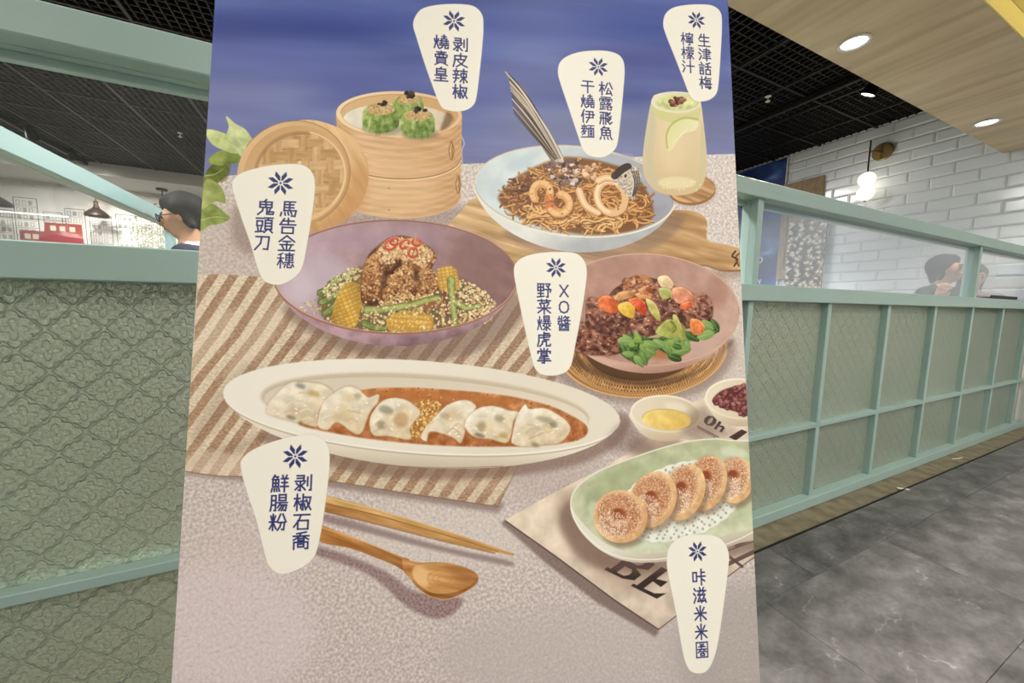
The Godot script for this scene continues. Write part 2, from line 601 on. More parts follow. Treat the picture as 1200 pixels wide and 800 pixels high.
# the second partition runs away from the first into the dining room
func side_partition() -> void:
	var t := thing("glass_partition", "pale blue-green side partition running back beside the standing person", "partition", Vector3(-0.99, 0, -1.2))
	var z1 := -3.35
	var o := t.position
	var d := 0.07
	box_at("top_rail", Vector3(-0.99 - d, 1.575, z1), Vector3(-0.99, 1.653, PART_Z - 0.106), M.sage_blue, t, 0.003, o)
	box_at("middle_rail", Vector3(-0.99 - d, 1.131, z1), Vector3(-0.99, 1.2, PART_Z - 0.106), M.sage_blue, t, 0.003, o)
	box_at("bottom_rail", Vector3(-0.99 - d, 0.0, z1), Vector3(-0.99, 0.056, PART_Z - 0.106), M.sage_blue, t, 0.003, o)
	box_at("end_post", Vector3(-0.99 - d, 0.056, z1), Vector3(-0.99, 1.131, z1 + 0.045), M.sage_blue, t, 0.003, o)
	box_at("upper_post", Vector3(-0.99 - 0.06, 1.2, z1), Vector3(-1.0, 1.575, z1 + 0.035), M.sage_blue, t, 0.002, o)
	var g := box_mesh(Vector3(0.006, 0.375, 2.14))
	var c := obj("clear_pane", g, M.clear, t)
	c.position = Vector3(-0.04, 1.3875, -1.045)
	var pz := PART_Z - 0.106
	for k in 3:
		var za := pz - 0.71 * k
		var p := pane("glass_pane", Vector2(0, 0.056), Vector2(0.71, 1.131), 0.006, M.pattern_glass, t, Vector3(-0.04, 0.5935, za - 0.355 + 1.2), PI / 2)
		p.position.z = za - 0.355 - o.z
		if k > 0:
			box_at("mullion", Vector3(-0.99 - 0.055, 0.056, za - 0.016), Vector3(-1.005, 1.131, za + 0.016), M.sage_blue, t, 0.002, o)

# ---------------------------------------------------------------- dining room
func bench(label: String, x0: float, x1: float, z: float, h: float, m: Material, s := 1.0) -> void:
	var t := thing("booth_bench", label, "bench", Vector3((x0 + x1) / 2, 0, z))
	var w := x1 - x0
	obj("base", box_mesh(Vector3(w, 0.36, 0.5), 0.006), M.dark_wood, t).position = Vector3(0, 0.18, s * 0.33)
	obj("seat_cushion", box_mesh(Vector3(w, 0.12, 0.52), 0.03), m, t).position = Vector3(0, 0.42, s * 0.33)
	obj("backrest", box_mesh(Vector3(w, h - 0.1, 0.1), 0.02), m, t).position = Vector3(0, (h + 0.1) / 2, 0.0)
	var n := int(w / 0.4)
	for i in n:
		obj("back_cushion", box_mesh(Vector3(w / n - 0.012, h - 0.56, 0.06), 0.02), m, t).position = Vector3(-w / 2 + w / n * (i + 0.5), (h + 0.5) / 2, s * 0.075)

func dining_room() -> void:
	bench("tan upholstered booth bench behind the left patterned glass", -4.2, -1.2, -3.3, 1.06, M.bench)
	dining_table("brown wooden table before the tan booth bench", Vector3(-2.3, 0, -2.35), Vector3(1.9, 0.74, 0.7))
	bench("pale grey booth bench behind the right patterned glass", 1.6, 4.7, -2.75, 1.04, M.bench_grey)
	dining_table("brown wooden table before the pale grey booth bench", Vector3(3.1, 0, -1.75), Vector3(1.9, 0.74, 0.62))
	# blue wall poster and brown cupboard on the tiled wall
	var bp := thing("wall_poster", "tall blue printed poster with white lettering on the tiled wall", "poster", Vector3(WALL_X - 0.03, 0.9, -3.95))
	obj("printed_sheet", box_mesh(Vector3(0.012, 2.38, 1.04)), blue_print(), bp).position.y = 1.19
	obj("white_edge", box_mesh(Vector3(0.016, 2.38, 0.012)), M.edge_white, bp).position = Vector3(0, 1.19, 0.526)
	white_letters(bp)
	var cb := thing("wood_panel", "brown wooden panel with a raised inner frame beside the blue poster", "panel", Vector3(WALL_X - 0.03, 1.52, -3.19))
	obj("board", box_mesh(Vector3(0.03, 1.37, 0.5), 0.003), M.board, cb).position.y = 0.685
	for s in [-1, 1]:
		obj("stile", box_mesh(Vector3(0.012, 1.1, 0.02), 0.002), M.board, cb).position = Vector3(-0.02, 0.685, s * 0.16)
		obj("rail", box_mesh(Vector3(0.012, 0.02, 0.34), 0.002), M.board, cb).position = Vector3(-0.02, 0.685 + s * 0.54, 0)
	var pc := thing("picture_panel", "print of white blossoms and stones in front of the brown wooden panel", "picture", Vector3(WALL_X - 0.1, 1.36, -3.05))
	obj("printed_sheet", box_mesh(Vector3(0.02, 0.96, 0.46), 0.002), blossom_print(), pc).position.y = 0.48
	obj("foot", box_mesh(Vector3(0.05, 0.02, 0.46), 0.002), M.edge_white, pc).position.y = 0.002
	# the cupboard that the picture and the panel stand on
	var sb := thing("sideboard", "pale grey sideboard against the tiled wall", "cabinet", Vector3(WALL_X - 0.2, 0, -3.1))
	obj("carcass", box_mesh(Vector3(0.36, 1.3, 1.2), 0.004), M.bench_grey, sb).position.y = 0.67
	obj("top", box_mesh(Vector3(0.38, 0.03, 1.24), 0.004), M.white, sb).position.y = 1.335
	for k in 2:
		var dr := obj("door", box_mesh(Vector3(0.016, 1.2, 0.58), 0.003), M.bench_grey, sb)
		dr.position = Vector3(-0.188, 0.67, -0.3 + 0.6 * k)
		obj("handle", box_mesh(Vector3(0.014, 0.12, 0.012), 0.003), M.brass, dr).position = Vector3(-0.015, 0.1, 0.22 - 0.44 * k)
	mural()

func dining_table(label: String, at: Vector3, size: Vector3) -> void:
	var t := thing("dining_table", label, "table", at)
	obj("tabletop", box_mesh(Vector3(size.x, 0.035, size.z), 0.005), M.table_wood, t).position.y = size.y - 0.0175
	for sx in [-1, 1]:
		for sz in [-1, 1]:
			obj("leg", box_mesh(Vector3(0.05, size.y - 0.036, 0.05), 0.004), M.dark_wood, t).position = Vector3(sx * (size.x / 2 - 0.06), (size.y - 0.036) / 2, sz * (size.z / 2 - 0.06))

func blue_print() -> Material:
	var m := mat(Color.WHITE, 0.4)
	m.albedo_texture = ramp_tex(noise(81, 0.012, 5), 256, [0.0, 0.45, 0.75, 1.0], [Color(0.03, 0.07, 0.22), Color(0.07, 0.16, 0.42), Color(0.22, 0.36, 0.62), Color(0.5, 0.62, 0.8)])
	triplanar(m, Vector3(0.9, 0.9, 0.45))
	return m

func blossom_print() -> Material:
	var m := mat(Color.WHITE, 0.35)
	var n := noise(91, 0.035, 3, FastNoiseLite.TYPE_CELLULAR)
	n.cellular_return_type = FastNoiseLite.RETURN_DISTANCE
	m.albedo_texture = ramp_tex(n, 256, [0.0, 0.25, 0.45, 0.65, 1.0], [Color(0.95, 0.95, 0.93), Color(0.78, 0.77, 0.73), Color(0.45, 0.38, 0.28), Color(0.16, 0.12, 0.09), Color(0.55, 0.5, 0.44)])
	triplanar(m, Vector3(1.6, 1.6, 1.6))
	return m

func white_letters(parent: Node3D) -> void:
	var f := SystemFont.new()
	f.font_names = PackedStringArray(["Droid Sans"])
	for l in [["Yo", 0.95, 0.16], ["llow", 0.62, 0.13], ["li", 0.3, 0.1]]:
		var tm := TextMesh.new()
		tm.font = f
		tm.text = l[0]
		tm.font_size = 64
		tm.pixel_size = l[2] / 64.0
		tm.depth = 0.002
		tm.horizontal_alignment = HORIZONTAL_ALIGNMENT_RIGHT
		var o := obj("lettering", tm, M.edge_white, parent)
		o.rotation.y = -PI / 2
		o.position = Vector3(-0.008, l[1], 0.30)

# line drawing of a street with a red double-decker bus, printed on a thin sheet on the back wall
func mural() -> void:
	var W := 640
	var H := 256
	var im := Image.create_empty(W, H, false, Image.FORMAT_RGB8)
	im.fill(Color(0.80, 0.81, 0.80))
	var ink := Color(0.25, 0.26, 0.27)
	var r2 := RandomNumberGenerator.new()
	r2.seed = 5
	# town houses
	var x := 6
	while x < 600:
		var bw := r2.randi_range(40, 74)
		var top := r2.randi_range(20, 90)
		_frame(im, Rect2i(x, top, bw, 236 - top), ink, 2)
		var wy := top + 10
		while wy < 220:
			var wx := x + 7
			while wx < x + bw - 12:
				_frame(im, Rect2i(wx, wy, 9, 15), ink, 1)
				if r2.randf() < 0.35: im.fill_rect(Rect2i(wx + 2, wy + 2, 5, 11), Color(0.5, 0.52, 0.52))
				wx += 15
			im.fill_rect(Rect2i(x, wy + 19, bw, 1), ink)
			wy += 25
		x += bw + r2.randi_range(2, 12)
	# olive tree
	for k in 900:
		var a := r2.randf() * TAU
		var q := sqrt(r2.randf())
		var g := r2.randf_range(0.8, 1.15)
		im.fill_rect(Rect2i(int(455 + cos(a) * q * 70), int(120 + sin(a) * q * 108), 4, 3), Color(0.36 * g, 0.36 * g, 0.22 * g))
	# bus
	var red := Color(0.52, 0.06, 0.11)
	for yy in range(118, 232):
		var k := (yy - 118) / 114.0
		im.fill_rect(Rect2i(int(150 - 12 * k), yy, int(96 + 14 * k), 1), red)
		if yy > 150: im.fill_rect(Rect2i(int(88 - 6 * k), yy, 66, 1), red)
	for wx in [96, 116, 162, 186, 212]:
		im.fill_rect(Rect2i(wx, 162 if wx < 150 else 128, 15, 18), Color(0.75, 0.74, 0.68))
		im.fill_rect(Rect2i(wx, 196, 15, 20), Color(0.72, 0.70, 0.60))
	im.fill_rect(Rect2i(84, 186, 164, 4), Color(0.35, 0.04, 0.08))
	for wx in [108, 220]:
		for yy in range(-11, 12):
			var hw := int(sqrt(121.0 - yy * yy))
			im.fill_rect(Rect2i(wx - hw, 230 + yy, hw * 2, 1), Color(0.1, 0.1, 0.1))
	var m := mat(Color.WHITE, 0.75)
	m.albedo_texture = ImageTexture.create_from_image(im)
	m.uv1_scale = Vector3(1, 1, 1)
	var st := mk()
	var a := Vector2(1.6, 0.64)
	for v in [[-1, -1, 0, 1], [-1, 1, 0, 0], [1, 1, 1, 0], [-1, -1, 0, 1], [1, 1, 1, 0], [1, -1, 1, 1]]:
		st.set_normal(Vector3.BACK)
		st.set_uv(Vector2(v[2], v[3]))
		st.add_vertex(Vector3(v[0] * a.x, v[1] * a.y, 0.004))
	var t := thing("wall_mural", "mural of town houses and a red double-decker bus on white brick", "mural", Vector3(-3.9, 1.72, -9.795))
	obj("backing", box_mesh(Vector3(3.2, 1.28, 0.006)), M.brick_white, t).position.y = 0.64
	obj("printed_sheet", st.commit(), m, t).position.y = 0.64

func _frame(im: Image, r: Rect2i, c: Color, w: int) -> void:
	im.fill_rect(Rect2i(r.position, Vector2i(r.size.x, w)), c)
	im.fill_rect(Rect2i(r.position + Vector2i(0, r.size.y - w), Vector2i(r.size.x, w)), c)
	im.fill_rect(Rect2i(r.position, Vector2i(w, r.size.y)), c)
	im.fill_rect(Rect2i(r.position + Vector2i(r.size.x - w, 0), Vector2i(w, r.size.y)), c)

# ---------------------------------------------------------------- lamps
func lamps() -> void:
	# downlights in the oak soffit
	var ring := mk()
	lathe(ring, [[0.062, 0.0], [0.076, 0.0], [0.078, 0.004], [0.064, 0.007], [0.06, 0.02]], Vector3.ZERO, 28)
	var ring_m := ring.commit()
	var lens := mk()
	lathe(lens, [[0.0001, 0.004], [0.03, 0.004], [0.062, 0.008]], Vector3.ZERO, 28)
	var lens_m := lens.commit()
	var nth := {4.905: "first", 2.787: "second", 0.66: "third", -1.45: "fourth", -3.6: "fifth"}
	for x in nth:
		var t := thing("downlight", "round downlight in the oak soffit, %s from the tiled wall" % nth[x], "lamp", Vector3(x, SOFFIT_Y - 0.008, -1.289), "downlights in the oak soffit")
		obj("trim_ring", ring_m, M.white, t)
		obj("lens", lens_m, M.lens, t)
		spot(Vector3(x, SOFFIT_Y - 0.012, -1.289), Vector3.DOWN, 3.0, 62.0, Color(1.0, 0.96, 0.9), 0.06)
	# wall sconce with two globes
	var s := thing("wall_sconce", "brass wall sconce with a vertical rod and two white globes", "lamp", Vector3(WALL_X, 2.96, -2.43))
	var pl := mk()
	lathe(pl, [[0.0001, 0.0], [0.095, 0.0], [0.1, 0.01], [0.1, 0.03], [0.09, 0.04], [0.0001, 0.04]], Vector3.ZERO, 28, Basis(Vector3.FORWARD, -PI / 2))
	obj("wall_plate", pl.commit(), M.brass, s).position = Vector3(-0.01, 0.03, 0.07)
	var arm := mk()
	tube(arm, [Vector3(-0.03, 0.03, 0.07), Vector3(-0.16, 0.03, 0.0)], [0.012], 10)
	obj("arm", arm.commit(), M.brass, s)
	var rod := mk()
	tube(rod, [Vector3(-0.16, 0.16, 0.0), Vector3(-0.16, -0.21, 0.0)], [0.008], 10)
	obj("rod", rod.commit(), M.black_metal, s)
	for k in 2:
		var g := mk()
		lathe(g, ball_profile(0.084, 0.0, 14), Vector3.ZERO, 24)
		obj("globe", g.commit(), M.globe, s).position = Vector3(-0.16, -0.29 - 0.165 * k, 0)
	var tip := mk()
	lathe(tip, ball_profile(0.012, 0.0, 6), Vector3.ZERO, 10)
	obj("finial", tip.commit(), M.brass, s).position = Vector3(-0.16, -0.548, 0)
	omni(Vector3(WALL_X - 0.16, 2.96 - 0.346, -2.43), 0.05, Color(1.0, 0.93, 0.8), 0.08)
	# light track with spots
	var tk := thing("light_track", "black ceiling track carrying a spotlight above the right dining area", "track", Vector3(4.5, 3.27, -2.6))
	obj("rail", box_mesh(Vector3(0.05, 0.05, 3.2), 0.003), M.black, tk).position = Vector3(0, 0, -0.4)
	obj("power_box", box_mesh(Vector3(0.09, 0.07, 0.22), 0.004), M.black, tk).position = Vector3(0, -0.01, 0.72)
	track_spot(Vector3(4.6, 3.24, -1.95), "black spotlight on the track beside the oak soffit", Vector3(-0.1, -1, -0.5))
	var tl := thing("light_track", "black ceiling track with two spotlights over the side partition", "track", Vector3(-3.705, 3.27, -7.3))
	obj("rail", box_mesh(Vector3(0.05, 0.05, 3.0), 0.003), M.black, tl)
	track_spot(Vector3(-3.6, 3.29, -7.35), "black spotlight on the left track, farther from the white dropped ceiling", Vector3(-0.1, -0.8, -0.75))
	track_spot(Vector3(-3.6, 3.3, -8.2), "black spotlight on the left track, next to the white dropped ceiling", Vector3(0.1, -0.8, -0.5))
	# pendant lamps in front of the mural
	for p in [[-4.9, -9.0, 0.19, "dark metal pendant lamp hanging beside the red mural bus"], [-3.85, -9.3, 0.16, "dark metal pendant lamp hanging before the printed town houses"], [-2.93, -9.3, 0.16, "dark metal pendant lamp hanging behind the standing person in glasses"]]:
		pendant(Vector3(p[0], 3.115, p[1]), p[2], p[3])
	# slim tube lamps under the dropped ceiling
	for e in [[-5.4, -4.35], [-4.1, -2.9]]:
		var t := thing("tube_lamp", "slim white tube lamp in front of the mural", "lamp", Vector3((e[0] + e[1]) / 2, 2.51, -9.6), "tube lamps in front of the mural")
		var w: float = e[1] - e[0]
		obj("tube", box_mesh(Vector3(w, 0.016, 0.016), 0.004), glow(Color(1, 0.98, 0.93), 2.0), t)
		for sd in [-1, 1]:
			var wire := mk()
			tube(wire, [Vector3(sd * w * 0.46, 0.008, 0), Vector3(sd * w * 0.46, 0.605, 0)], [0.0015], 5)
			obj("wire", wire.commit(), M.white, t)
		area(Vector3((e[0] + e[1]) / 2, 2.5, -9.6), Vector3.DOWN, Vector2(w, 0.02), 0.12, Color(1, 0.97, 0.92))
	# added panel lamps out of view, brightening the dining room behind the glass
	for p in [[0.4, -2.3], [3.1, -4.2], [-2.2, -2.4], [-4.4, -7.4], [1.5, -7.2]]:
		var t := thing("added_panel_lamp", "added unseen square panel lamp set in the black grid ceiling", "lamp", Vector3(p[0], BLACK_Y - 0.02, p[1]), "added panel lamps in the grid ceiling")
		obj("frame", box_mesh(Vector3(0.62, 0.025, 0.62), 0.004), M.white, t)
		obj("diffuser_panel", box_mesh(Vector3(0.56, 0.008, 0.56), 0.002), glow(Color(1, 0.98, 0.95), 3.0), t).position.y = -0.014
		area(Vector3(p[0], BLACK_Y - 0.045, p[1]), Vector3.DOWN, Vector2(0.55, 0.55), 10.0, Color(1.0, 0.985, 0.965))

func track_spot(at: Vector3, label: String, dir: Vector3) -> void:
	var t := thing("track_spotlight", label, "lamp", at, "spotlights on the ceiling tracks")
	obj("adapter", box_mesh(Vector3(0.05, 0.03, 0.1), 0.003), M.black, t).position = Vector3(0, 0.0, 0)
	var st := mk()
	tube(st, [Vector3(0, -0.01, 0), Vector3(0, -0.05, 0)], [0.01], 8)
	obj("stem", st.commit(), M.black, t)
	var d := dir.normalized()
	var b := Basis(Quaternion(Vector3.DOWN, d))
	var can := mk()
	lathe(can, [[0.0001, 0.07], [0.03, 0.07], [0.05, 0.04], [0.065, -0.06], [0.06, -0.06], [0.05, -0.03]], Vector3.ZERO, 20)
	var c := obj("can", can.commit(), M.black_metal, t)
	c.position = Vector3(0, -0.07, 0)
	c.basis = b
	var ln := mk()
	lathe(ln, [[0.0001, -0.05], [0.057, -0.05]], Vector3.ZERO, 20)
	obj("lens", ln.commit(), M.lens, c)
	spot(at + Vector3(0, -0.07, 0) + d * 0.075, d, 7.0, 50.0, Color(1, 0.97, 0.92), 0.05)

func pendant(at: Vector3, r: float, label: String) -> void:
	var t := thing("pendant_lamp", label, "lamp", at, "dark pendant lamps before the mural")
	var c := mk()
	lathe(c, [[0.0001, -0.03], [0.08, -0.03], [0.085, 0.0], [0.0001, 0.0]], Vector3.ZERO, 20)
	obj("canopy", c.commit(), M.black_metal, t)
	var w := mk()
	tube(w, [Vector3(0, -0.02, 0), Vector3(0, -0.36, 0)], [0.008], 8)
	obj("stem", w.commit(), M.black_metal, t)
	var s := mk()
	lathe(s, [[r, -0.6], [r * 0.97, -0.56], [r * 0.6, -0.5], [r * 0.3, -0.46], [0.03, -0.4], [0.03, -0.34], [0.0001, -0.33]], Vector3.ZERO, 24)
	obj("shade", s.commit(), M.black_metal, t)
	var b := mk()
	lathe(b, ball_profile(0.03, -0.54, 8), Vector3.ZERO, 12)
	obj("bulb", b.commit(), M.globe, t)

# ---------------------------------------------------------------- small things
func small_things() -> void:
	# bits of white cable tie on the beige border
	for e in [[Vector3(3.13, 0.004, -0.955), "short white plastic strip lying on the black floor trim"], [Vector3(4.1, 0.004, -1.0), "curled white cable tie on the beige border at the partition"]]:
		var st := mk()
		if e[0].x < 3.5:
			bx(st, Vector3(0, 0.002, 0), Vector3(0.02, 0.003, 0.06), 0.001, Basis(Vector3.UP, 0.9))
		else:
			var pts := []
			for i in 14:
				var a := -0.6 + 3.4 * i / 13.0
				pts.append(Vector3(0.035 * cos(a), 0.003 + 0.03 * sin(maxf(a, 0.0)), 0.04 * sin(a) - 0.02 * i / 13.0))
			tube(st, pts, [0.003], 6)
		var o := obj("cable_tie", st.commit(), M.plastic)
		o.position = e[0]
		tag(o, e[1], "cable tie")
	# dark tray resting on the middle rail
	var tr := thing("serving_tray", "dark flat tray resting on the sage green middle rail", "tray", Vector3(4.95, 1.206, PART_Z - 0.03))
	obj("tray_base", box_mesh(Vector3(0.62, 0.008, 0.05), 0.002), M.black, tr).position.y = 0.004
	obj("rim", box_mesh(Vector3(0.62, 0.022, 0.006), 0.002), M.black, tr).position = Vector3(0, 0.015, 0.025)
	# sprinkler heads under the grid
	for p in [Vector3(4.1, 3.28, -2.6), Vector3(-1.85, 3.28, -6.6)]:
		var t := thing("sprinkler", "small white sprinkler head on the black grid ceiling " + ("near the oak soffit" if p.x > 0.0 else "above the side partition"), "sprinkler", p, "sprinkler heads under the grid ceiling")
		var st := mk()
		lathe(st, [[0.0001, -0.05], [0.02, -0.05], [0.022, -0.045], [0.006, -0.04], [0.006, -0.01], [0.03, 0.0], [0.0001, 0.004]], Vector3.ZERO, 14)
		obj("head", st.commit(), M.plastic, t)

# ---------------------------------------------------------------- people
# bones: [a, b, ra, rb]; smooth union of tapered capsules, meshed as surface nets
func _field(p: Vector3, bones: Array, k: float) -> float:
	var d := 9.0
	for b in bones:
		var ab: Vector3 = b[1] - b[0]
		var t := clampf((p - b[0]).dot(ab) / maxf(ab.length_squared(), 0.000001), 0.0, 1.0)
		var e: float = (p - (b[0] + ab * t)).length() - lerpf(b[2], b[3], t)
		var h := clampf(0.5 + 0.5 * (d - e) / k, 0.0, 1.0)
		d = lerpf(d, e, h) - k * h * (1.0 - h)
	return d

func nets(bones: Array, cell: float, k: float) -> Mesh:
	var lo := Vector3.ONE * 99
	var hi := -Vector3.ONE * 99
	for b in bones:
		for e in 2:
			var r: float = b[2 + e] + k + cell * 2
			lo = lo.min(b[e] - Vector3.ONE * r)
			hi = hi.max(b[e] + Vector3.ONE * r)
	var n := Vector3i(((hi - lo) / cell).ceil()) + Vector3i.ONE
	var val := PackedFloat32Array()
	val.resize(n.x * n.y * n.z)
	val.fill(1.0)
	var sy := n.x
	var sz := n.x * n.y
	# visit only the cells near each bone
	var near := PackedByteArray()
	near.resize(val.size())
	for b in bones:
		var r: float = maxf(b[2], b[3]) + k + cell * 2
		var a0 := Vector3i(((b[0].min(b[1]) - Vector3.ONE * r - lo) / cell).floor()).clamp(Vector3i.ZERO, n - Vector3i.ONE)
		var a1 := Vector3i(((b[0].max(b[1]) + Vector3.ONE * r - lo) / cell).ceil()).clamp(Vector3i.ZERO, n - Vector3i.ONE)
		for z in range(a0.z, a1.z + 1):
			for y in range(a0.y, a1.y + 1):
				for x in range(a0.x, a1.x + 1):
					var i := x + y * sy + z * sz
					if near[i] == 0:
						near[i] = 1
						val[i] = _field(lo + Vector3(x, y, z) * cell, bones, k)
	var index := {}
	var verts := PackedVector3Array()
	for z in n.z - 1:
		for y in n.y - 1:
			for x in n.x - 1:
				var i := x + y * sy + z * sz
				var inside := 0
				var corner := [val[i], val[i + 1], val[i + sy], val[i + 1 + sy], val[i + sz], val[i + 1 + sz], val[i + sy + sz], val[i + 1 + sy + sz]]
				for c in corner:
					if c < 0.0: inside += 1
				if inside == 0 or inside == 8: continue
				var acc := Vector3.ZERO
				var cnt := 0
				for e in [[0, 1], [2, 3], [4, 5], [6, 7], [0, 2], [1, 3], [4, 6], [5, 7], [0, 4], [1, 5], [2, 6], [3, 7]]:
					var c0: float = corner[e[0]]
					var c1: float = corner[e[1]]
					if (c0 < 0.0) != (c1 < 0.0):
						var t := c0 / (c0 - c1)
						var p0 := Vector3(e[0] & 1, (e[0] >> 1) & 1, e[0] >> 2)
						var p1 := Vector3(e[1] & 1, (e[1] >> 1) & 1, e[1] >> 2)
						acc += p0.lerp(p1, t)
						cnt += 1
				index[i] = verts.size()
				verts.append(lo + (Vector3(x, y, z) + acc / cnt) * cell)
	var norms := PackedVector3Array()
	for v in verts:
		var e := cell * 0.5
		norms.append(Vector3(_field(v + Vector3(e, 0, 0), bones, k) - _field(v - Vector3(e, 0, 0), bones, k), _field(v + Vector3(0, e, 0), bones, k) - _field(v - Vector3(0, e, 0), bones, k), _field(v + Vector3(0, 0, e), bones, k) - _field(v - Vector3(0, 0, e), bones, k)).normalized())
	var st := mk()
	for i in index:
		for ax in [[1, sy, sz], [sy, sz, 1], [sz, 1, sy]]:
			if (val[i] < 0.0) == (val[i + ax[0]] < 0.0): continue
			var q := [i, i - ax[1], i - ax[1] - ax[2], i - ax[2]]
			if not (index.has(q[1]) and index.has(q[2]) and index.has(q[3])): continue
			var v := []
			for c in q: v.append([verts[index[c]], norms[index[c]]])
			smooth_quad(st, v[0], v[1], v[2], v[3])
	return st.commit()

func merged(meshes: Array) -> Mesh:
	var st := SurfaceTool.new()
	for m in meshes: st.append_from(m, 0, Transform3D.IDENTITY)
	return st.commit()

# a hand: palm and five bent fingers, from wrist w pointing along d with the palm facing pn
func hand_bones(w: Vector3, d: Vector3, pn: Vector3, side: float) -> Array:
	var s := d.cross(pn).normalized() * side
	var out := [[w, w + d * 0.045, 0.022, 0.026]]
	for i in 4:
		var off: float = (i - 1.5) * 0.019
		var k0 := w + d * 0.05 + s * off * 0.7
		var k1 := w + d * 0.085 + s * off
		var ln: float = [0.034, 0.039, 0.037, 0.029][i]
		var a := k1 + (d * 0.9 + pn * 0.35).normalized() * ln
		var b := a + (d * 0.6 + pn * 0.8).normalized() * ln * 0.75
		out.append([k0, k1, 0.013, 0.0105])
		out.append([k1, a, 0.0098, 0.009])
		out.append([a, b, 0.009, 0.0075])
	var t0 := w + d * 0.02 - s * 0.022
	var t1 := t0 + (d * 0.7 - s * 0.7 + pn * 0.2).normalized() * 0.04
	out.append([t0, t1, 0.013, 0.011])
	out.append([t1, t1 + (d * 0.95 + pn * 0.3).normalized() * 0.03, 0.0105, 0.008])
	return out

# joints in the person's own space: feet on y = 0, facing +z
func person(at: Vector3, turn: float, label: String, j: Dictionary, look: Dictionary) -> void:
	var t := thing("person", label, "person", at)
	t.rotation.y = turn
	var head: Vector3 = j.head
	var f: Vector3 = j.face          # direction of the face
	var up := Vector3.UP
	var r := up.cross(f).normalized()
	up = f.cross(r).normalized()
	# skin: head and neck, forearms and hands
	var hb := [[head + up * 0.025 - f * 0.012, head + up * 0.03 - f * 0.03, 0.088, 0.088], [head - up * 0.02 + f * 0.02, head - up * 0.075 + f * 0.035, 0.07, 0.045], [head - up * 0.05 - f * 0.02, j.neck, 0.058, 0.06]]
	for s in [-1.0, 1.0]:
		hb.append([head + r * s * 0.035 + up * 0.012 + f * 0.06, head + r * s * 0.042 - up * 0.02 + f * 0.05, 0.022, 0.02])
		hb.append([head + r * s * 0.083 + up * 0.015 - f * 0.01, head + r * s * 0.08 - up * 0.025 - f * 0.008, 0.016, 0.011])
	hb.append([head + up * 0.012 + f * 0.088, head - up * 0.022 + f * 0.102, 0.009, 0.015])
	hb.append([head - up * 0.05 + f * 0.083 + r * 0.016, head - up * 0.05 + f * 0.083 - r * 0.016, 0.011, 0.011])
	var arms := []
	var hands := []
	for s in ["l", "r"]:
		arms.append([j["elbow_" + s], j["wrist_" + s], 0.043, 0.028])
		var d: Vector3 = (j["wrist_" + s] - j["elbow_" + s]).normalized()
		hands.append(nets(hand_bones(j["wrist_" + s], d, j.get("palm_" + s, Vector3.DOWN), -1.0 if s == "l" else 1.0), 0.009, 0.005))
	var torso := [[j.neck, j.chest, 0.07, 0.13], [j.chest, j.hips, 0.14, 0.13]]
	obj("body", merged([nets(hb, 0.013, 0.018), nets(arms + torso, 0.03, 0.03)] + hands), M.skin, t)
	# face: eyes, brows and mouth
	for s in [-1.0, 1.0]:
		var e := mk()
		lathe(e, ball_profile(0.0105, 0.0, 6), head + r * s * 0.033 + up * 0.008 + f * 0.0815, 10)
		obj("eye", e.commit(), M.hair, t)
		var br := mk()
		tube(br, [head + r * s * 0.018 + up * 0.03 + f * 0.088, head + r * s * 0.05 + up * 0.031 + f * 0.074], [0.005, 0.003], 6)
		obj("eyebrow", br.commit(), M.hair, t)
	var mo := mk()
	tube(mo, [head - up * 0.05 + f * 0.0925 - r * 0.02, head - up * 0.051 + f * 0.0965, head - up * 0.05 + f * 0.0925 + r * 0.02], [0.004, 0.006, 0.004], 6)
	obj("mouth", mo.commit(), mat(Color(0.62, 0.36, 0.33), 0.5), t)
	# hair
	var hr := [[head + up * 0.05 - f * 0.03, head + up * 0.045 - f * 0.045, 0.098, 0.098], [head + up * 0.085 + f * 0.035, head + up * 0.08 - f * 0.02, 0.045, 0.06]]
	for s in [-1.0, 1.0]:
		hr.append([head + r * s * 0.065 + up * 0.05, head + r * s * 0.072 - f * 0.04 - up * look.get("hair", 0.03), 0.03, 0.022])
	hr.append([head - f * 0.07, head - f * 0.075 - up * look.get("hair", 0.03), 0.06, 0.045])
	obj("hair", nets(hr, 0.014, 0.03), M.hair, t)
	# clothes
	var sh := [[j.chest + Vector3(0, 0.12, -0.01), j.chest, 0.085, 0.155], [j.chest, j.hips, 0.155, 0.15]]
	for s in ["l", "r"]:
		sh.append([j.chest + Vector3(0, 0.09, 0), j["shoulder_" + s], 0.085, 0.068])
		sh.append([j["shoulder_" + s], j["elbow_" + s], 0.066, 0.054])
		if look.get("long", true): sh.append([j["elbow_" + s], (j["elbow_" + s] as Vector3).lerp(j["wrist_" + s], 0.9), 0.053, 0.038])
	obj("shirt", nets(sh, 0.026, 0.035), look.shirt, t)
	if look.has("collar"):
		var cl := mk()
		for s in [-1.0, 1.0]:
			tube(cl, [j.neck - f * 0.05 + r * s * 0.03, j.neck + r * s * 0.062 - Vector3(0, 0.005, 0), j.neck + f * 0.06 + r * s * 0.03 - Vector3(0, 0.03, 0), j.neck + f * 0.075 + r * s * 0.045 - Vector3(0, 0.08, 0)], [0.024, 0.03, 0.03, 0.012], 8)
		obj("collar", cl.commit(), look.collar, t)
	var tr := [[j.hips + Vector3(0.05, 0, 0), j.hips - Vector3(0.05, 0, 0), 0.135, 0.135]]
	for s in ["l", "r"]:
		tr.append([j["hip_" + s], j["knee_" + s], 0.088, 0.064])
		tr.append([j["knee_" + s], j["ankle_" + s], 0.062, 0.048])
	obj("trousers", nets(tr, 0.03, 0.03), M.dark_cloth, t)
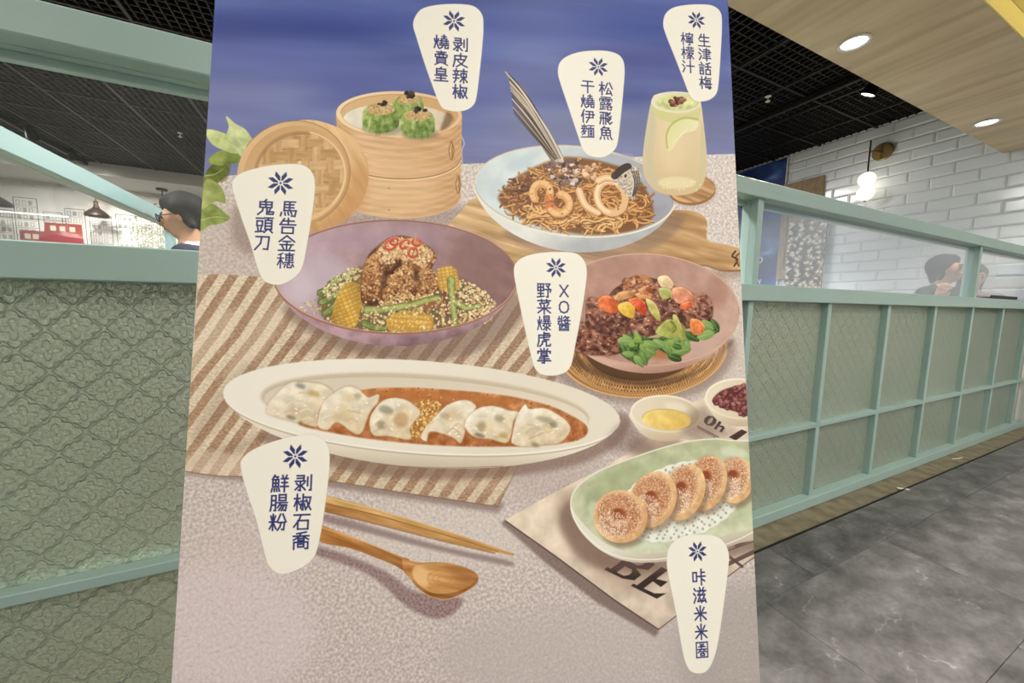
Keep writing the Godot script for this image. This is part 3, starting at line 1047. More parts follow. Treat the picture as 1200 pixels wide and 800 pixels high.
	for s in ["l", "r"]:
		var an: Vector3 = j["ankle_" + s]
		obj("shoe", nets([[an - Vector3(0, 0.03, 0.02), an + Vector3(0, -0.045, 0.13), 0.045, 0.035]], 0.014, 0.01), M.black, t)
	if look.get("glasses", false):
		var gl := mk()
		for s in [-1.0, 1.0]:
			var pts := []
			for i in 17:
				var a := TAU * i / 16.0
				pts.append(head + r * (s * 0.036 + 0.026 * cos(a)) + up * (0.006 + 0.021 * sin(a)) + f * 0.104)
			tube(gl, pts, [0.003], 6, false)
			tube(gl, [head + r * s * 0.062 + up * 0.012 + f * 0.104, head + r * s * 0.084 + up * 0.016 + f * 0.0], [0.0028], 6)
		tube(gl, [head - r * 0.011 + up * 0.01 + f * 0.105, head + r * 0.011 + up * 0.01 + f * 0.105], [0.003], 6)
		obj("glasses", gl.commit(), M.black, t)

func people() -> void:
	var stand := {"head": Vector3(0, 1.63, 0.04), "face": Vector3(0, -0.25, 1).normalized(), "neck": Vector3(0, 1.46, 0.0), "chest": Vector3(0, 1.28, 0), "hips": Vector3(0, 0.97, 0),
		"shoulder_l": Vector3(0.19, 1.38, 0), "shoulder_r": Vector3(-0.19, 1.38, 0), "elbow_l": Vector3(0.25, 1.12, 0.02), "elbow_r": Vector3(-0.25, 1.12, 0.02), "wrist_l": Vector3(0.16, 1.06, 0.26), "wrist_r": Vector3(-0.16, 1.06, 0.26),
		"hip_l": Vector3(0.09, 0.93, 0), "hip_r": Vector3(-0.09, 0.93, 0), "knee_l": Vector3(0.1, 0.5, 0.02), "knee_r": Vector3(-0.1, 0.5, 0.02), "ankle_l": Vector3(0.1, 0.08, 0), "ankle_r": Vector3(-0.1, 0.08, 0)}
	person(Vector3(-0.79, 0, -2.9), -PI / 2 + 0.1, "standing person with black hair and glasses in a dark top with white collar", at_ease(stand, 0.965), {"shirt": M.navy_cloth, "collar": M.white_cloth, "glasses": true, "hair": 0.06})
	var p1 := at_ease(stand, 0.91)
	p1["face"] = Vector3(0.35, 0.12, 1).normalized()
	p1["elbow_r"] = Vector3(-0.27, 1.0, 0.0)
	p1["wrist_r"] = Vector3(-0.26, 1.22, 0.12)
	p1["palm_r"] = Vector3(0.8, 0.0, -0.6).normalized()
	person(Vector3(5.14, 0, -1.5), -0.2, "standing person with dark hair in a dark jacket holding one arm up", p1, {"shirt": M.dark_cloth, "collar": M.white_cloth, "hair": 0.08})
	var p2 := at_ease(stand, 0.88)
	p2["face"] = Vector3(0.3, -0.1, 1).normalized()
	person(Vector3(5.72, 0, -1.46), -PI / 2 + 0.35, "standing person with dark hair in a rose coloured top beside the tiled wall", p2, {"shirt": M.rose_cloth, "hair": 0.14, "long": false})

# the standing joints scaled to another height, arms hanging
func at_ease(j: Dictionary, k: float) -> Dictionary:
	var out := {}
	for n in j: out[n] = j[n] if n == "face" else j[n] * k
	for s in ["l", "r"]:
		var sd := 1.0 if s == "l" else -1.0
		out["elbow_" + s] = Vector3(sd * 0.22, 1.12 * k, -0.04)
		out["wrist_" + s] = Vector3(sd * 0.21, 0.88 * k, 0.04)
		out["palm_" + s] = Vector3(-sd, 0, 0)
	return out

# ---------------------------------------------------------------- the poster on its easel
const SHEET_L := -0.377
const SHEET_R := 0.438
const SHEET_T := 0.62
const SHEET_B := -0.62
const TEXEL := 1350.0    # print resolution, texels per metre

func poster() -> void:
	var b := Basis(Vector3(0.942516, 0.001116, 0.334159), Vector3(0.057979, 0.984281, -0.16682), Vector3(-0.329092, 0.176605, 0.927636)).orthonormalized()
	var c := Vector3(0.172328, 1.04299, -0.523331)
	var mid := Vector2((SHEET_L + SHEET_R) / 2, (SHEET_T + SHEET_B) / 2)
	var size := Vector2(SHEET_R - SHEET_L, SHEET_T - SHEET_B)
	var t := thing("poster_board", "large printed food poster of dishes with white name tags on an easel", "poster", c + b * Vector3(mid.x, SHEET_B, 0.0))
	t.basis = b
	var th := 0.005
	obj("foam_board", box_mesh(Vector3(size.x, size.y, th)), M.edge_white, t).position = Vector3(0, size.y / 2, -th / 2 - 0.0004)
	var st := mk()
	for v in [[-0.5, 0, 0, 1], [-0.5, 1, 0, 0], [0.5, 1, 1, 0], [-0.5, 0, 0, 1], [0.5, 1, 1, 0], [0.5, 0, 1, 1]]:
		st.set_normal(Vector3.BACK)
		st.set_uv(Vector2(v[2], v[3]))
		st.add_vertex(Vector3(v[0] * size.x, v[1] * size.y, 0.0))
	var m := mat(Color.WHITE, 0.45)
	m.metallic_specular = 0.35
	m.albedo_texture = ImageTexture.create_from_image(print_image())
	m.texture_repeat = false
	var pr := obj("printed_sheet", st.commit(), m, t)
	pr.set_meta("label", "glossy print of dishes on a table with white name tags")
	# easel: two front legs, a rear leg, a ledge and a cross bar, all behind the board
	var e := thing("easel", "black metal easel holding the food poster", "easel", Vector3(t.position.x, 0, t.position.z))
	var org := e.position
	var back := b.z * -0.022
	var foot := t.position
	var led := obj("ledge", box_mesh(Vector3(0.5, 0.02, 0.05), 0.003), M.black_metal, e)
	led.basis = b
	led.position = foot + b.y * -0.0105 + b.z * -0.012 - org
	for s in [-1.0, 1.0]:
		var top: Vector3 = foot + b.x * s * 0.05 + b.y * 1.1 + back
		var d: Vector3 = (foot + b.x * s * 0.24 + back) - top
		var bot := top + d * (top.y / -d.y)
		var l := mk()
		tube(l, [top - org, bot - org], [0.012], 10)
		obj("leg", l.commit(), M.black_metal, e)
	var rt: Vector3 = foot + b.y * 1.05 + b.z * -0.04
	var rear := mk()
	tube(rear, [rt - org, Vector3(rt.x - b.z.x * 0.28, 0.0, -0.94) - org], [0.012], 10)
	obj("leg", rear.commit(), M.black_metal, e)
	var cb := mk()
	tube(cb, [foot + b.x * -0.15 + b.y * 0.55 + back - org, foot + b.x * 0.15 + b.y * 0.55 + back - org], [0.009], 8)
	obj("cross_bar", cb.commit(), M.black_metal, e)

# ---------------------------------------------------------------- printing: a small painter for the poster's sheet
var PB := PackedByteArray()
var PW := 0
var PH := 0
var NT := []          # noise tiles, 512 x 512 bytes
var art := RandomNumberGenerator.new()

# traced points are brought onto the flat sheet (perspective removed), in texels
func pt(x: float, y: float) -> Vector2:
	var w := -2.09740296e-04 * x + 1.62036071e-04 * y + 1.0
	var s := (1.19276948e-03 * x + 9.87119573e-06 * y - 6.57586156e-01) / w
	var t := (7.81108627e-06 * x - 1.20430229e-03 * y + 4.77440439e-01) / w
	return Vector2((s - SHEET_L) * TEXEL, (SHEET_T - t) * TEXEL)

func scale_at(x: float, y: float) -> float:
	return (pt(x, y + 1.0) - pt(x, y)).length()

func c8(r: float, g: float, b: float) -> Vector3:
	return Vector3(r, g, b)

# closed smooth outline through the given points
func smooth_pts(p: Array, steps := 6) -> PackedVector2Array:
	var out := PackedVector2Array()
	var n := p.size() / 2
	for i in n:
		var a := Vector2(p[((i - 1 + n) % n) * 2], p[((i - 1 + n) % n) * 2 + 1])
		var b := Vector2(p[i * 2], p[i * 2 + 1])
		var c := Vector2(p[((i + 1) % n) * 2], p[((i + 1) % n) * 2 + 1])
		var d := Vector2(p[((i + 2) % n) * 2], p[((i + 2) % n) * 2 + 1])
		for k in steps:
			out.append(b.cubic_interpolate(c, a, d, float(k) / steps))
	return out

func flat_pts(p: Array) -> PackedVector2Array:
	var out := PackedVector2Array()
	for i in p.size() / 2: out.append(Vector2(p[i * 2], p[i * 2 + 1]))
	return out

func open_curve(p: Array, steps := 8) -> PackedVector2Array:
	var out := PackedVector2Array()
	var n := p.size() / 2
	for i in n - 1:
		var j := maxi(i - 1, 0)
		var l := mini(i + 2, n - 1)
		for k in steps:
			out.append(Vector2(p[i * 2], p[i * 2 + 1]).cubic_interpolate(Vector2(p[i * 2 + 2], p[i * 2 + 3]), Vector2(p[j * 2], p[j * 2 + 1]), Vector2(p[l * 2], p[l * 2 + 1]), float(k) / steps))
	out.append(Vector2(p[n * 2 - 2], p[n * 2 - 1]))
	return out

func ellipse_pts(cx: float, cy: float, rx: float, ry: float, rot := 0.0, a0 := 0.0, a1 := 360.0) -> PackedVector2Array:
	var out := PackedVector2Array()
	var n := 48 if rx > 12.0 else 16
	var c := cos(deg_to_rad(rot))
	var s := sin(deg_to_rad(rot))
	var full := absf(a1 - a0) > 359.9
	for i in (n if full else n + 1):
		var a := deg_to_rad(lerpf(a0, a1, float(i) / n))
		var u := rx * cos(a)
		var v := ry * sin(a)
		out.append(Vector2(cx + u * c - v * s, cy + u * s + v * c))
	return out

func shp(p: Array, col: Vector3, o := {}) -> void:
	paint(smooth_pts(p) if o.get("smooth", true) else flat_pts(p), col, o)

func ell(cx: float, cy: float, rx: float, ry: float, rot: float, col: Vector3, o := {}) -> void:
	paint(ellipse_pts(cx, cy, rx, ry, rot), col, o)

# a line with round ends whose width runs from w0 to w1
func line(c: PackedVector2Array, w0: float, w1: float, col: Vector3, o := {}) -> void:
	var left := PackedVector2Array()
	var right := PackedVector2Array()
	var n := c.size()
	for i in n:
		var d := (c[mini(i + 1, n - 1)] - c[maxi(i - 1, 0)]).normalized()
		var w := lerpf(w0, w1, float(i) / (n - 1)) / 2.0
		var nn := Vector2(-d.y, d.x) * w
		if i == 0: left.append(c[0] - d * w * 0.8)
		left.append(c[i] + nn)
		right.append(c[i] - nn)
		if i == n - 1: left.append(c[i] + d * w * 0.8)
	right.reverse()
	left.append_array(right)
	o = o.duplicate()
	o.nz = true
	paint(left, col, o)

func arc(cx: float, cy: float, rx: float, ry: float, rot: float, a0: float, a1: float, w: float, col: Vector3, o := {}) -> void:
	line(ellipse_pts(cx, cy, rx, ry, rot, a0, a1), w, w, col, o)

# fill: col, or col to c1 along g [x0, y0, x1, y1] or outwards over rg [cx, cy, rx, ry, rot];
# a opacity, n [tile, amount, scale, angle] grain of the print, f soft edge in traced units
func paint(poly: PackedVector2Array, col: Vector3, o := {}, in_texels := false) -> void:
	var mid := Vector2.ZERO
	for v in poly: mid += v
	mid /= poly.size()
	var q := PackedVector2Array()
	if in_texels: q = poly
	else:
		for v in poly: q.append(pt(v.x, v.y))
	var f: float = o.get("f", 0.0)
	var fr := 0.0 if f <= 0.0 else f * scale_at(mid.x, mid.y)
	var lo := Vector2(1e9, 1e9)
	var hi := -lo
	for v in q:
		lo = lo.min(v)
		hi = hi.max(v)
	var x0 := maxi(int(floor(lo.x - fr * 1.6)) - 1, 0)
	var y0 := maxi(int(floor(lo.y - fr * 1.6)) - 1, 0)
	var x1 := mini(int(ceil(hi.x + fr * 1.6)) + 1, PW)
	var y1 := mini(int(ceil(hi.y + fr * 1.6)) + 1, PH)
	if x1 <= x0 or y1 <= y0: return
	var alpha: float = o.get("a", 1.0)
	# gradient
	var c1: Vector3 = o.get("c1", col)
	var dr := c1.x - col.x
	var dg := c1.y - col.y
	var db := c1.z - col.z
	var gx := 0.0
	var gy := 0.0
	var g0 := 0.0
	var radial := false
	var rcx := 0.0
	var rcy := 0.0
	var rca := 1.0
	var rsa := 0.0
	var rix := 1.0
	var riy := 1.0
	var rp := 1.0
	if o.has("g"):
		var ga := pt(o.g[0], o.g[1])
		var gd := pt(o.g[2], o.g[3]) - ga
		var l2 := gd.length_squared()
		gx = gd.x / l2
		gy = gd.y / l2
		g0 = -(ga.x * gx + ga.y * gy)
	elif o.has("rg"):
		radial = true
		var rc := pt(o.rg[0], o.rg[1])
		var k := scale_at(o.rg[0], o.rg[1])
		rcx = rc.x
		rcy = rc.y
		rix = 1.0 / (o.rg[2] * k)
		riy = 1.0 / (o.rg[3] * k)
		rca = cos(deg_to_rad(o.rg[4]))
		rsa = sin(deg_to_rad(o.rg[4]))
		rp = o.get("rp", 1.0)
	# grain
	var tile := PackedByteArray()
	var amp := 0.0
	var nca := 1.0
	var nsa := 0.0
	if o.has("n"):
		tile = NT[o.n[0]]
		amp = o.n[1] / 64.0
		var sc: float = 1.0 / o.n[2]
		var an: float = deg_to_rad(o.n[3]) if o.n.size() > 3 else 0.0
		nca = cos(an) * sc
		nsa = sin(an) * sc
	# coverage
	var step := 1
	var soft := PackedFloat32Array()
	var sw := 0
	if fr > 1.0:
		step = maxi(1, int(fr / 2.0))
		sw = (x1 - x0) / step + 3
		var sh := (y1 - y0) / step + 3
		soft = coverage(q, x0 - step, y0 - step, sw, sh, step, o.get("nz", false))
		for pass_ in 2: soft = blur(soft, sw, sh)
	var edges := []
	if step == 1 and soft.is_empty(): edges = edge_list(q)
	var cov := PackedFloat32Array()
	cov.resize(x1 - x0 + 2)
	var nzr: bool = o.get("nz", false)
	for y in range(y0, y1):
		var xa := x0
		var xb := x1
		if soft.is_empty():
			cov.fill(0.0)
			var span := row_cover(edges, y, x0, x1, cov, nzr)
			xa = span.x
			xb = span.y
			if xb <= xa: continue
		var i := (y * PW + xa) * 3
		for x in range(xa, xb):
			var a := 0.0
			if soft.is_empty():
				a = cov[x - x0]
			else:
				var u := (x - x0) / float(step) + 0.5 + 0.5 / step
				var v := (y - y0) / float(step) + 0.5 + 0.5 / step
				var iu := int(u)
				var iv := int(v)
				var fu := u - iu
				var fv := v - iv
				var s := iv * sw + iu
				a = (soft[s] * (1.0 - fu) + soft[s + 1] * fu) * (1.0 - fv) + (soft[s + sw] * (1.0 - fu) + soft[s + sw + 1] * fu) * fv
			if a > 0.004:
				a = minf(a, 1.0) * alpha
				var t := 0.0
				if radial:
					var ex := x - rcx
					var ey := y - rcy
					var eu := (ex * rca + ey * rsa) * rix
					var ev := (ey * rca - ex * rsa) * riy
					t = minf(sqrt(eu * eu + ev * ev), 1.0)
					if rp != 1.0: t = pow(t, rp)
				else:
					t = clampf(x * gx + y * gy + g0, 0.0, 1.0)
				var n := 0.0
				if amp != 0.0:
					var tu := int(x * nca + y * nsa + 4096.0) & 511
					var tv := int(y * nca - x * nsa + 4096.0) & 511
					n = (tile[tv * 512 + tu] - 128) * amp
				PB[i] = clampi(int(PB[i] + (col.x + dr * t + n - PB[i]) * a + 0.5), 0, 255)
				PB[i + 1] = clampi(int(PB[i + 1] + (col.y + dg * t + n - PB[i + 1]) * a + 0.5), 0, 255)
				PB[i + 2] = clampi(int(PB[i + 2] + (col.z + db * t + n - PB[i + 2]) * a + 0.5), 0, 255)
			i += 3

func edge_list(q: PackedVector2Array) -> Array:
	var out := []
	var n := q.size()
	for i in n:
		var a := q[i]
		var b := q[(i + 1) % n]
		if a.y == b.y: continue
		if a.y < b.y: out.append([a.y, b.y, a.x, (b.x - a.x) / (b.y - a.y), 1])
		else: out.append([b.y, a.y, b.x, (a.x - b.x) / (a.y - b.y), -1])
	return out

# spans of one scanline at height ys: pairs of x
func spans(edges: Array, ys: float, nzr: bool) -> Array:
	var xs := []
	for e in edges:
		if ys >= e[0] and ys < e[1]: xs.append([e[2] + (ys - e[0]) * e[3], e[4]])
	if xs.size() < 2: return []
	xs.sort_custom(func(a, b): return a[0] < b[0])
	var out := []
	if nzr:
		var w := 0
		var start := 0.0
		for c in xs:
			if w == 0: start = c[0]
			w += c[1]
			if w == 0: out.append_array([start, c[0]])
	else:
		for i in xs.size() / 2: out.append_array([xs[i * 2][0], xs[i * 2 + 1][0]])
	return out

func row_cover(edges: Array, y: int, x0: int, x1: int, cov: PackedFloat32Array, nzr: bool) -> Vector2i:
	var lo := x1
	var hi := x0
	for k in 3:
		var sp := spans(edges, y + (k + 0.5) / 3.0, nzr)
		for j in sp.size() / 2:
			var a := clampf(sp[j * 2], x0, x1)
			var b := clampf(sp[j * 2 + 1], x0, x1)
			if b <= a: continue
			var ia := int(a)
			var ib := int(b)
			lo = mini(lo, ia)
			hi = maxi(hi, mini(ib + 1, x1))
			if ia == ib:
				cov[ia - x0] += (b - a) / 3.0
			else:
				cov[ia - x0] += (ia + 1 - a) / 3.0
				for x in range(ia + 1, ib): cov[x - x0] += 0.33334
				cov[ib - x0] += (b - ib) / 3.0
	return Vector2i(lo, hi)

func coverage(q: PackedVector2Array, ox: int, oy: int, w: int, h: int, step: int, nzr: bool) -> PackedFloat32Array:
	var out := PackedFloat32Array()
	out.resize(w * h)
	var qs := PackedVector2Array()
	for v in q: qs.append((v - Vector2(ox, oy)) / step)
	var edges := edge_list(qs)
	var cov := PackedFloat32Array()
	cov.resize(w + 2)
	for y in h:
		cov.fill(0.0)
		var sp := row_cover(edges, y, 0, w, cov, nzr)
		for x in range(sp.x, mini(sp.y, w)): out[y * w + x] = cov[x]
	return out

func blur(src: PackedFloat32Array, w: int, h: int) -> PackedFloat32Array:
	var tmp := src.duplicate()
	for y in h:
		for x in range(1, w - 1):
			var i := y * w + x
			tmp[i] = src[i] * 0.5 + (src[i - 1] + src[i + 1]) * 0.25
	var out := tmp.duplicate()
	for y in range(1, h - 1):
		for x in w:
			var i := y * w + x
			out[i] = tmp[i] * 0.5 + (tmp[i - w] + tmp[i + w]) * 0.25
	return out

# a small soft-edged round dot
func dot(x: float, y: float, r: float, col: Vector3, a := 1.0) -> void:
	var c := pt(x, y)
	var k := r * TEXEL / 790.0
	for yy in range(maxi(int(c.y - k), 0), mini(int(c.y + k) + 2, PH)):
		for xx in range(maxi(int(c.x - k), 0), mini(int(c.x + k) + 2, PW)):
			var d := sqrt((xx - c.x) * (xx - c.x) + (yy - c.y) * (yy - c.y))
			var e := clampf(k - d + 0.5, 0.0, 1.0) * a
			if e > 0.0:
				var i := (yy * PW + xx) * 3
				PB[i] = int(PB[i] + (col.x - PB[i]) * e)
				PB[i + 1] = int(PB[i + 1] + (col.y - PB[i + 1]) * e)
				PB[i + 2] = int(PB[i + 2] + (col.z - PB[i + 2]) * e)

func within(poly: PackedVector2Array) -> Vector2:
	var lo := Vector2(1e9, 1e9)
	var hi := -lo
	for v in poly:
		lo = lo.min(v)
		hi = hi.max(v)
	for k in 40:
		var p := Vector2(art.randf_range(lo.x, hi.x), art.randf_range(lo.y, hi.y))
		if Geometry2D.is_point_in_polygon(p, poly): return p
	return (lo + hi) / 2

func pick(cols: Array, spread := 10.0) -> Vector3:
	var c: Vector3 = cols[art.randi() % cols.size()]
	return (c + Vector3.ONE * art.randf_range(-spread, spread)).clamp(Vector3.ZERO, Vector3.ONE * 255)

func crumbs(poly: PackedVector2Array, n: int, r0: float, r1: float, cols: Array, a := 1.0) -> void:
	for i in n:
		var p := within(poly)
		dot(p.x, p.y, art.randf_range(r0, r1), pick(cols), a)

# irregular chunks: small polygons with a lit upper and a dark lower side
func chunks(poly: PackedVector2Array, n: int, r0: float, r1: float, cols: Array, shade := 38.0) -> void:
	for i in n:
		var p := within(poly)
		var r := art.randf_range(r0, r1)
		var c := pick(cols, 14.0)
		var pts := []
		var ph := art.randf() * TAU
		for k in 6:
			var a := ph + TAU * k / 6.0
			var q := r * art.randf_range(0.65, 1.15)
			pts.append_array([p.x + cos(a) * q, p.y + sin(a) * q * 0.8])
		paint(smooth_pts(pts, 3), c + Vector3.ONE * shade * 0.5, {"c1": c - Vector3.ONE * shade, "g": [p.x - r * 0.3, p.y - r, p.x + r * 0.3, p.y + r]})

func squiggles(poly: PackedVector2Array, n: int, ln: float, w: float, cols: Array, ang := 0.0, spread := 180.0, bend := 1.2) -> void:
	for i in n:
		var p := within(poly)
		var a := deg_to_rad(ang + art.randf_range(-spread, spread))
		var pts := []
		for k in 4:
			pts.append_array([p.x, p.y])
			p += Vector2(cos(a), sin(a) * 0.75) * ln / 3.0
			a += art.randf_range(-bend, bend)
		var c := pick(cols, 12.0)
		line(open_curve(pts, 4), w, w, c)

func noise_tiles() -> void:
	var fine := noise(3, 0.16, 3)
	NT.append(fine.get_seamless_image(512, 512).get_data())
	NT.append(noise(4, 0.018, 5).get_seamless_image(512, 512).get_data())
	var grain := noise(6, 0.05, 4).get_seamless_image(64, 512)
	grain.resize(512, 512, Image.INTERPOLATE_CUBIC)
	NT.append(grain.get_data())
	var weave := noise(8, 0.22, 2).get_seamless_image(256, 512)
	weave.resize(512, 512, Image.INTERPOLATE_CUBIC)
	NT.append(weave.get_data())
	for i in NT.size():
		if NT[i].size() != 512 * 512: print("tile size ", NT[i].size())

func print_image() -> Image:
	PW = int((SHEET_R - SHEET_L) * TEXEL)
	PH = int((SHEET_T - SHEET_B) * TEXEL)
	PB.resize(PW * PH * 3)
	art.seed = 12
	noise_tiles()
	paint_backdrop()
	paint_dishes()
	paint_tags()
	return Image.create_from_data(PW, PH, false, Image.FORMAT_RGB8, PB)

# ---------------------------------------------------------------- the printed picture
func paint_backdrop() -> void:
	# sea and sky, out of focus
	paint(flat_pts([150, -120, 950, -120, 950, 200, 150, 222]), c8(86, 101, 168), {"c1": c8(128, 134, 178), "g": [0, 30, 0, 215], "n": [2, 12, 6.0]})
	for s in [[150, 30, 900, 16, 44, 58, 128, 0.55], [260, 62, 420, 12, 96, 104, 176, 0.6], [480, 95, 500, 12, 96, 106, 172, 0.5], [270, 108, 300, 12, 136, 144, 190, 0.6], [640, 30, 420, 16, 66, 84, 162, 0.5], [560, 118, 520, 10, 54, 68, 136, 0.5], [760, 70, 260, 14, 58, 62, 128, 0.55], [280, 146, 330, 9, 128, 134, 190, 0.55], [560, 150, 130, 10, 84, 96, 160, 0.5], [740, 150, 420, 18, 108, 116, 152, 0.75], [540, 60, 120, 16, 84, 108, 184, 0.5], [360, 20, 330, 8, 70, 84, 160, 0.5], [830, 120, 160, 14, 96, 102, 146, 0.6]]:
		ell(s[0], s[1], s[2] * 0.4, s[3], 0.0, c8(s[4], s[5], s[6]), {"f": 14.0, "a": s[7]})
	# table cloth
	paint(flat_pts([120, 212, 240, 207, 545, 192, 700, 185, 870, 180, 1000, 176, 1000, 950, 120, 950]), c8(217, 206, 200), {"c1": c8(205, 192, 189), "g": [600, 200, 560, 830], "n": [0, 19, 1.25]})
	for s in [[520, 630, 110, 40, 222, 214, 206, 0.5], [300, 640, 90, 30, 216, 200, 196, 0.4], [260, 740, 110, 80, 226, 212, 216, 0.6], [680, 770, 170, 60, 194, 184, 182, 0.6], [280, 290, 60, 60, 196, 180, 168, 0.4], [850, 400, 60, 70, 212, 198, 186, 0.5], [650, 560, 80, 30, 186, 170, 162, 0.5], [870, 760, 80, 80, 172, 164, 160, 0.7]]:
		ell(s[0], s[1], s[2], s[3], 0.0, c8(s[4], s[5], s[6]), {"f": 24.0, "a": s[7]})
	squiggles(flat_pts([205, 560, 590, 600, 770, 740, 885, 660, 890, 805, 200, 805]), 420, 5.0, 0.55, [c8(182, 164, 164), c8(190, 172, 170), c8(216, 204, 198)], 10, 40, 0.8)
	squiggles(flat_pts([225, 215, 280, 210, 275, 320, 235, 322]), 120, 4.0, 0.6, [c8(186, 168, 152), c8(226, 212, 198)], 20, 40)

func bowl_shadow(p: Array, f: float, a: float) -> void:
	shp(p, c8(128, 104, 94), {"f": f, "a": a})

# outside of a bowl under its rim; with only the front part where it hides what the bowl holds
func bowl_side(cx: float, cy: float, rx: float, ry: float, rot: float, drop: float, front: bool) -> PackedVector2Array:
	var out := PackedVector2Array()
	for i in 41:
		var a := PI * i / 40.0
		var v := Vector2(rx * cos(a) * (1.0 - 0.05 * sin(a)), (ry + drop) * sin(a) * (0.94 + 0.06 * sin(a))).rotated(deg_to_rad(rot))
		out.append(Vector2(cx, cy) + v)
	if front:
		for i in 41:
			var a := PI - PI * i / 40.0
			out.append(Vector2(cx, cy) + Vector2(rx * cos(a), ry * sin(a)).rotated(deg_to_rad(rot)))
	return out

func paint_dishes() -> void:
	leaves()
	lid_and_steamer()
	board_and_noodles()
	lemonade()
	striped_cloth()
	purple_bowl()
	rattan_plate()
	oval_plate()
	newspaper()
	small_bowls()
	green_plate()
	cutlery()

func leaves() -> void:
	var lf := [
		[[237, 222, 240, 205, 251, 191, 266, 194, 268, 203, 256, 214, 246, 226], 118, 128, 48],
		[[234, 270, 236, 245, 240, 236, 252, 240, 262, 248, 269, 256, 258, 262, 246, 264], 164, 176, 98],
		[[236, 245, 236, 228, 242, 210, 254, 214, 262, 224, 264, 238, 252, 236], 180, 188, 112],
		[[244, 190, 250, 181, 262, 176, 284, 178, 288, 187, 272, 192, 258, 194], 146, 160, 74],
		[[242, 152, 254, 153, 270, 160, 283, 176, 276, 180, 262, 176, 250, 170, 243, 161], 206, 216, 146],
		[[265, 136, 276, 145, 288, 152, 298, 168, 294, 178, 284, 184, 274, 172, 266, 158, 268, 148], 218, 226, 166],
	]
	for l in lf:
		shp(l[0], c8(l[1], l[2], l[3]), {"n": [1, 16, 0.6], "c1": c8(l[1] - 34, l[2] - 30, l[3] - 26), "g": [l[0][0], l[0][1], l[0][6] + 6, l[0][7] + 12]})
	for v in [[266, 138, 276, 158, 290, 180], [244, 156, 262, 164, 282, 178], [240, 206, 252, 204, 264, 196], [236, 258, 252, 254, 268, 256]]:
		line(open_curve(v), 1.2, 0.6, c8(218, 226, 160), {"a": 0.7})
	shp([262, 192, 270, 190, 268, 206, 258, 214], c8(92, 100, 34), {"a": 0.6, "f": 2.0})

